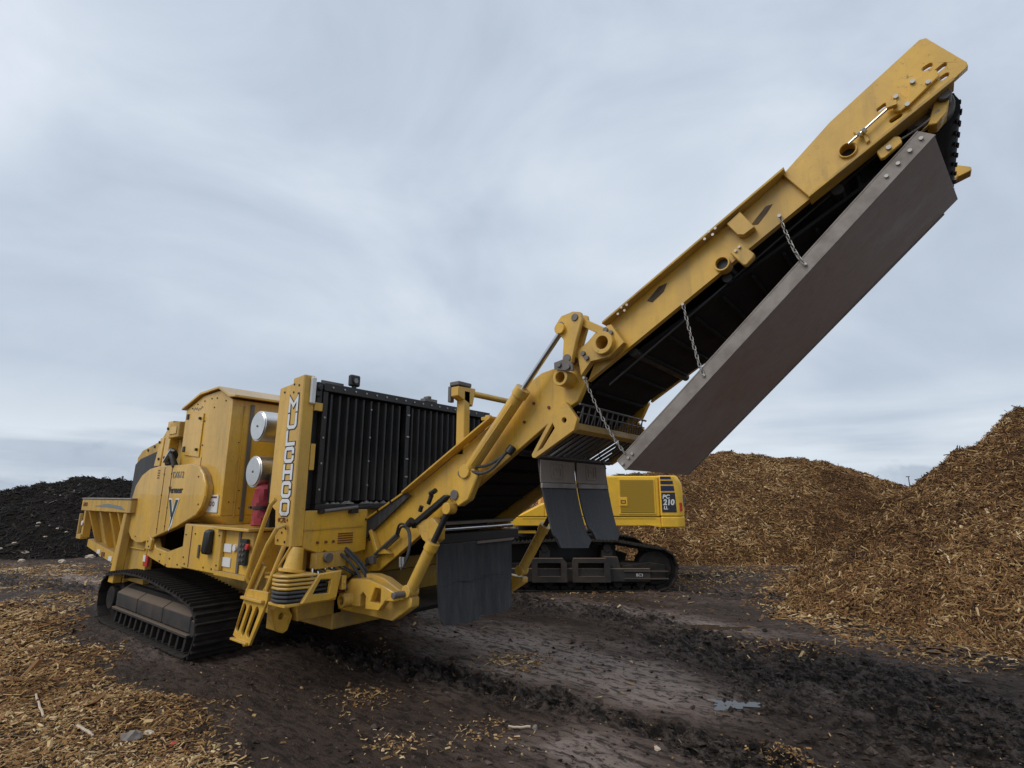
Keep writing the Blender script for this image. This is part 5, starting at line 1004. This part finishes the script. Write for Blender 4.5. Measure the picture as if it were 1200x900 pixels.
# ------------------------------------------------------------------ excavator (local frame: x to the right, y away)
ED = 9.9
X = empty('excavator', (*w_of(.75, ED + 1.5), 0), math.atan2(RT.y, RT.x))
tag(X, 'yellow tracked excavator parked behind the conveyor, counterweight to the right', 'excavator')
ox = -.75; oy = -1.5         # local = (u + ox, v - ED + oy)
lx = lambda u: u + ox
eprof = arc(lx(2.62), .40, .40, -90, 55, 10) + [(lx(2.44), .78), (lx(1.9), .875), (lx(.83), .885), (lx(.0), .84)] + arc(lx(-1.0), .42, .42, 100, 270, 10)
for sd_, (ya, yb) in enumerate(((oy, oy + .6), (oy + 2.3, oy + 2.9))):
    f_ = MB(); f_.prism('Y', [(lx(-.9), .14), (lx(2.5), .14), (lx(2.6), .40), (lx(2.3), .48), (lx(-.8), .48)], ya + .1, yb - .1); tr = f_.build('crawler_track', 'trk', X, .01)
    shoes(tr, eprof, 45, ya, yb, .022, .022, 3, 'trk')
    if sd_: continue
    for (u0, u1) in ((.38, .94), (1.11, 1.72)):
        m_ = MB(); m_.prism('Y', [(lx(u0 - .02), .17), (lx(u1 + .05), .17), (lx(u1 + .05), .50), (lx(u1 - .02), .575), (lx(u0), .575), (lx(u0 - .02), .5)], ya - .06, ya + .09, holes=[[(lx(u0 + .08), .27), (lx(u1 - .06), .27), (lx(u1 - .06), .50), (lx(u0 + .08), .50)]]); m_.build('step_frame', 'guard', tr, .012)
    m_ = MB(); m_.box(lx(-.6), lx(2.5), ya + .0, ya + .095, .17, .40); m_.build('track_frame', 'guard', tr, .01)
    m_ = MB(); m_.prism('Y', [(lx(1.70), .38), (lx(1.98), .38), (lx(1.92), .60), (lx(1.66), .60)], ya + .03, ya + .094); m_.build('motor_guard', 'guard', tr, .008)
    m_ = MB(); m_.box(lx(2.02), lx(2.82), ya - .02, ya - .002, .21, .235); m_.box(lx(2.02), lx(2.82), ya - .02, ya - .002, .34, .36); m_.build('guard_rail', 'guard', tr, .003)
    text('BC3', .07, 'white', tr, (lx(2.3), ya - .006, .285))
    m_ = MB(); m_.tube((lx(2.62), ya + .12, .4), (lx(2.62), yb - .05, .4), .30, 24); m_.build('idler_wheel', 'trk', tr, .01)
    m_ = MB(); m_.prism('Y', [(lx(2.0), .19), (lx(2.78), .22), (lx(2.78), .46), (lx(2.5), .50), (lx(2.0), .44)], ya + .03, ya + .11); m_.build('frame_end', 'trk', tr, .01)
    m_ = MB(); m_.tube((lx(-1.0), ya + .05, .42), (lx(-1.0), yb - .05, .42), .31, 24); m_.build('drive_sprocket', 'trk', tr, .01)
    for k in range(8):
        m_ = MB(); u = -.6 + k * .42; m_.tube((lx(u), ya + .08, .14), (lx(u), yb - .08, .14), .085, 14); m_.build('track_roller', 'trk', tr, 0)
    for u in (.6, 1.75):
        m_ = MB(); m_.tube((lx(u), ya + .1, .74), (lx(u), yb - .1, .74), .07, 14); m_.box(lx(u) - .1, lx(u) + .1, ya + .12, yb - .1, .48, .7); m_.build('carrier_roller', 'guard', tr, .004)
m_ = MB(); m_.box(lx(-.3), lx(2.0), oy + .6, oy + 2.3, .45, .85); m_.tube((lx(.75), 0, .85), (lx(.75), 0, 1.12), .62, 32); m_.build('turntable', 'blk', X, .01)
hy = oy + .2; hy2 = oy + 2.75
m_ = MB(); m_.box(lx(-.75), lx(2.80), hy, hy2, 1.13, 1.29); hs = m_.build('upper_deck', 'exc', X, .012)
m_ = MB(); m_.prism('Y', [(lx(2.45), 1.165), (lx(2.80), 1.10), (lx(2.80), 1.165)], hy - .004, hy + .2); m_.build('deck_gusset', 'exc', hs, .004)
m_ = MB(); m_.box(lx(1.72), lx(2.80), hy + .01, hy2 - .01, 1.292, 2.055); hd_ = m_.build('engine_hood', 'exc', X, .025)
m_ = MB(); m_.box(lx(.62), lx(1.715), hy + .02, hy2 - .01, 1.292, 1.98); m_.prism('Y', [(lx(.06), 1.292), (lx(.62), 1.292), (lx(.62), 1.56)], hy + .02, hy + .5); m_.build('side_cover', 'exc', X, .02)
m_ = MB(); m_.box(lx(2.02), lx(2.72), hy - .004, hy + .008, 1.34, 2.0); m_.build('hood_door', 'exc', hd_, .008)
m_ = MB(); m_.box(lx(2.05), lx(2.69), hy - .010, hy - .0045, 1.37, 1.985); dg = m_.build('door_grille', 'excd', hd_, .003)
for k in range(14):
    m_ = MB(); m_.box(lx(2.06), lx(2.68), hy - .015, hy - .0105, 1.385 + k * .043, 1.395 + k * .043); m_.build('grille_rib', 'excd', dg, 0)
m_ = MB(); m_.box(lx(2.02), lx(2.18), hy - .022, hy - .0155, 1.50, 1.66); dh = m_.build('door_latch', 'exc', hd_, .004)
m_ = MB(); m_.ribbon([(lx(2.06), 1.55), (lx(2.14), 1.55), (lx(2.14), 1.60), (lx(2.06), 1.60)], .012, 'Y', hy - .03, hy - .0225, True); m_.build('latch_ring', 'stencil', dh, 0)
m_ = MB(); m_.box(lx(.1), lx(2.79), hy + .004, hy + .03, 1.2905, 1.2918); m_.build('deck_seam', 'blk', hs, 0)
m_ = MB(); m_.box(lx(.2), lx(2.7), hy - .006, hy - .001, 1.262, 1.270); m_.build('deck_trim', 'excd', hs, 0)
# counterweight with rounded tail
pts = [(lx(2.805), hy - .02), (lx(3.12), hy - .02), (lx(3.24), hy + .05), (lx(3.33), hy + .25), (lx(3.40), hy + .75), (lx(3.42), hy + 1.27), (lx(3.40), hy + 1.8), (lx(3.33), hy + 2.3), (lx(3.24), hy2 - .05), (lx(3.12), hy2 + .02), (lx(2.805), hy2 + .02)]
m_ = MB(); m_.prism('Z', pts, 1.10, 1.30)
cwt = MB()
rings = []
for z, k in ((1.30, 1.0), (1.75, .985), (1.92, .955), (2.06, .80)):
    rings.append([(lx(2.805) + (x - lx(2.805)) * k, y, z) for x, y in pts])
v = [p for r in rings for p in r]; n = len(pts); f = []
for i in range(len(rings) - 1):
    for j in range(n): f.append((i * n + j, i * n + (j + 1) % n, (i + 1) * n + (j + 1) % n, (i + 1) * n + j))
f += [tuple(range(n - 1, -1, -1)), tuple(range((len(rings) - 1) * n, len(rings) * n))]
cw = m_.add([(p[0], p[1], p[2] + .004) for p in v], f).build('counterweight', 'exc', X, .02)
ty = hy - .026
for k, (z0, z1, wd) in enumerate(((1.995, 2.045, .20), (1.90, 1.965, .235), (1.775, 1.87, .25))):
    m_ = MB(); m_.prism('Y', [(lx(2.82), z0), (lx(2.82 + wd + .01), z0), (lx(2.82 + wd), z1), (lx(2.82), z1)], ty, ty + .004); m_.build('stripe', 'navy', cw, 0)
m_ = MB(); m_.prism('Y', [(lx(2.825), 1.38), (lx(3.10), 1.38), (lx(3.085), 1.745), (lx(2.825), 1.745)], ty, ty + .004); sg = m_.build('model_panel', 'dark', cw, 0)
text('PC', .10, 'white', sg, (lx(2.91), ty - .003, 1.665), bold=.004, shear=.15, sx=1.1)
text('210', .145, 'white', sg, (lx(2.955), ty - .003, 1.56), bold=.006, shear=.15, sx=.95)
text('LL', .08, 'white', sg, (lx(2.895), ty - .003, 1.46), bold=.004, shear=.15, sx=1.0)
m_ = MB(); m_.box(lx(3.17), lx(3.22), hy + .0, hy + .03, 1.40, 1.56); m_.build('tail_reflector', 'redp', cw, .006)
m_ = MB(); m_.box(lx(3.285), lx(3.34), hy + .2, hy + .38, 1.50, 1.70); m_.build('rear_camera', 'grey', cw, .01)
for u in (2.05, 2.4):
    m_ = MB(); m_.path([(lx(u), hy + .1, 2.05), (lx(u), hy + .1, 2.09), (lx(u + .12), hy + .1, 2.09), (lx(u + .12), hy + .1, 2.05)], .012, 6); m_.build('hood_handle', 'blk', X, 0)
m_ = MB(); m_.box(lx(-.05), lx(.45), hy + .1, hy + .3, .99, 1.04); m_.build('boarding_step', 'exc', X, .004)
# cab, boom and arm (largely hidden behind the grinder)
m_ = MB(); m_.prism('Y', [(lx(-.70), 1.292), (lx(.03), 1.292), (lx(.05), 2.72), (lx(-.42), 2.74), (lx(-.62), 2.2)], hy + .02, hy + .95); cbn = m_.build('cab', 'exc', X, .02)
m_ = MB(); m_.prism('Y', [(lx(-.5), 1.7), (lx(-.06), 1.7), (lx(-.04), 2.6), (lx(-.36), 2.6), (lx(-.52), 2.2)], hy + .008, hy + .018); m_.build('side_window', 'blk', cbn, 0)
m_ = MB(); m_.prism('Y', [(lx(.2), 1.4), (lx(.35), 1.8), (lx(-1.4), 2.75), (lx(-2.6), 3.25), (lx(-3.9), 3.0), (lx(-3.9), 2.8), (lx(-2.5), 2.75), (lx(-1.2), 2.2), (lx(-.3), 1.4)], hy + 1.1, hy + 1.5); m_.build('boom', 'exc', X, .02)
m_ = MB(); m_.prism('Y', [(lx(-3.7), 3.2), (lx(-4.1), 3.0), (lx(-3.6), 1.1), (lx(-3.4), 1.1), (lx(-3.5), 2.6)], hy + 1.15, hy + 1.45); m_.build('arm', 'exc', X, .02)

# ------------------------------------------------------------------ small things around the yard
def lump(name, u, v, r, m, label, cat, group=None, seed=0, flat=.6, z=None):
    bm = bmesh.new(); bmesh.ops.create_icosphere(bm, subdivisions=2, radius=1)
    rs_ = random.Random(seed)
    for q in bm.verts:
        k = 1 + rs_.uniform(-.28, .28); q.co = Vector((q.co.x * r * k * 1.2, q.co.y * r * k * .85, q.co.z * r * flat * k))
    me = bpy.data.meshes.new(name); bm.to_mesh(me); bm.free()
    x, y = w_of(u, v); zz = float(gz(np.array([u]), np.array([v]))[0]) + r * flat * .55 if z is None else z
    return tag(link(name, me, m, None, Matrix.Translation((x, y, zz)) @ Matrix.Rotation(seed * 1.3, 4, 'Z')), label, cat, group)
def gpt(x_, y_):          # image position on flat ground -> (u, v)
    a = math.atan((y_ - 450) / 610) - PITCH; dep = CAMH / math.tan(a); ray = math.hypot(610, y_ - 450) * math.cos(a)
    return (x_ - 600) / ray * dep, dep
u_, v_ = gpt(152, 874); lump('stone', u_, v_, .052, 'stone', 'angular grey stone among chips at the lower left', 'stone', seed=3, flat=.9)
u_, v_ = gpt(173, 868); lump('wood_block', u_, v_, .03, 'pale', 'pale split wood block right of the grey stone', 'wood block', seed=5, flat=.5)
u_, v_ = gpt(203, 877); lump('red_scrap', u_, v_, .018, 'redp', 'small red plastic scrap right of the grey stone', 'plastic scrap', seed=8, flat=.5)
def stick(name, a, b, r, m, label, cat, lift=.02):
    (ua, va), (ub, vb) = gpt(*a), gpt(*b); rs_ = random.Random(int(a[0])); P = []
    for k in range(6):
        t = k / 5; u, v = ua + (ub - ua) * t + rs_.uniform(-.008, .008), va + (vb - va) * t; x, y = w_of(u, v); P.append((x, y, float(gz(np.array([u]), np.array([v]))[0]) + lift + rs_.uniform(0, .01)))
    mb = MB(); mb.path(P, r, 6); return tag(mb.build(name, m, None, 0), label, cat)
stick('stick', (41, 822), (47, 856), .008, 'pale', 'long pale peeled stick lying in the left foreground chips', 'stick')
stick('stick', (88, 868), (108, 874), .010, 'pale', 'short thick pale splinter at the bottom left', 'stick')
stick('stick', (596, 850), (622, 853), .008, 'pale', 'thin pale stick lying on bare mud, bottom centre', 'stick')
u_, v_ = gpt(627, 852); lump('mud_clod', u_, v_, .022, 'stone', 'round mud clod at the end of the thin stick', 'mud clod', seed=11, flat=.8)
u_, v_ = gpt(770, 877); lump('wood_block', u_, v_, .022, 'pale', 'small tan wood block on bare mud, bottom centre right', 'wood block', seed=14, flat=.6)
# pale rubble along the foot of the black heap
spots = [(42, 644, .09), (28, 634, .06), (62, 627, .06), (85, 622, .05), (120, 652, .10), (105, 654, .09), (72, 660, .08), (25, 659, .07), (12, 640, .06), (140, 650, .07), (52, 612, .05), (75, 618, .05)]
for k, (px, py, r) in enumerate(spots):
    u_, v_ = gpt(px, max(py, 652)); zz = 0.04
    if py < 652:      # up on the slope: walk back along the sight line until it meets the heap
        for d in np.linspace(13, 24, 200):
            uu = (px - 600) / 610 * d * math.cos(PITCH); zl = CAMH - (py - 580) / 610 * d
            if float(hd.z(np.array([uu]), np.array([d]))[0]) > zl: u_, v_, zz = uu, d, zl + .02; break
    lump('rubble', u_, v_, r, 'pale', 'pale rubble lump on the black mulch heap', 'rubble', 'pale rubble on the black heap', seed=20 + k, flat=.6, z=zz)
# painted boards at the left edge
for k, (a, b) in enumerate((((-14, 657), (13, 648)), ((-12, 645), (4, 650)))):
    (ua, va), (ub, vb) = gpt(*a), gpt(*b); pa = Vector((*w_of(ua, va), .10 + .05 * k)); pb_ = Vector((*w_of(ub, vb), .14)); d = (pb_ - pa); L = d.length; mb = MB(); mb.box(0, L, -.07, .07, -.02, .02)
    d.normalize(); s_ = Vector((-d.y, d.x, 0)).normalized(); n_ = d.cross(s_)
    o = link('board', mb.mesh('board', .004), 'orange', None, Matrix(((d.x, s_.x, n_.x, pa.x), (d.y, s_.y, n_.y, pa.y), (d.z, s_.z, n_.z, pa.z), (0, 0, 0, 1))))
    tag(o, ('long orange-red board at the left edge, before the black heap', 'short orange board crossing behind the long one at left edge')[k], 'board')
# far fence, poles
fn = empty('fence', (*w_of(-62, 60), 0)); tag(fn, 'distant grey rail fence at the far left horizon', 'fence')
mb = MB(); mb.box(-14, 14, -.04, .04, 1.95, 2.05); mb.box(-14, 14, -.04, .04, .9, 1.0); mb.build('rail', 'pole', fn, 0)
pm = MB(); pm.box(-.06, .06, -.06, .06, 0, 2.1); pme = pm.mesh('post', 0)
for k in range(15): link('post', pme, 'pole', fn, Matrix.Translation((-14 + 2 * k, .1, 0)))
fn.rotation_euler = (0, 0, math.atan2(RT.y, RT.x))
mb = MB(); x, y = w_of(-22.1, 30); mb.tube((x, y, 0), (x, y, 2.75), .07, 10, r2=.05); tag(mb.build('pole', 'pole', None, 0), 'thin grey pole standing behind the black mulch heap', 'pole')
x, y = w_of(66, 88); mb = MB(); mb.tube((x, y, 0), (x, y, 4.6), .10, 10, r2=.07); lp = mb.build('lamp_post', 'pole', None, 0); tag(lp, 'far lamp post showing over the dip between the heaps', 'lamp post')
mb = MB(); mb.box(x - .35, x + .2, y - .12, y + .12, 4.6, 4.75); mb.build('lamp_head', 'pole', lp, 0)
scene.render.engine = 'CYCLES'
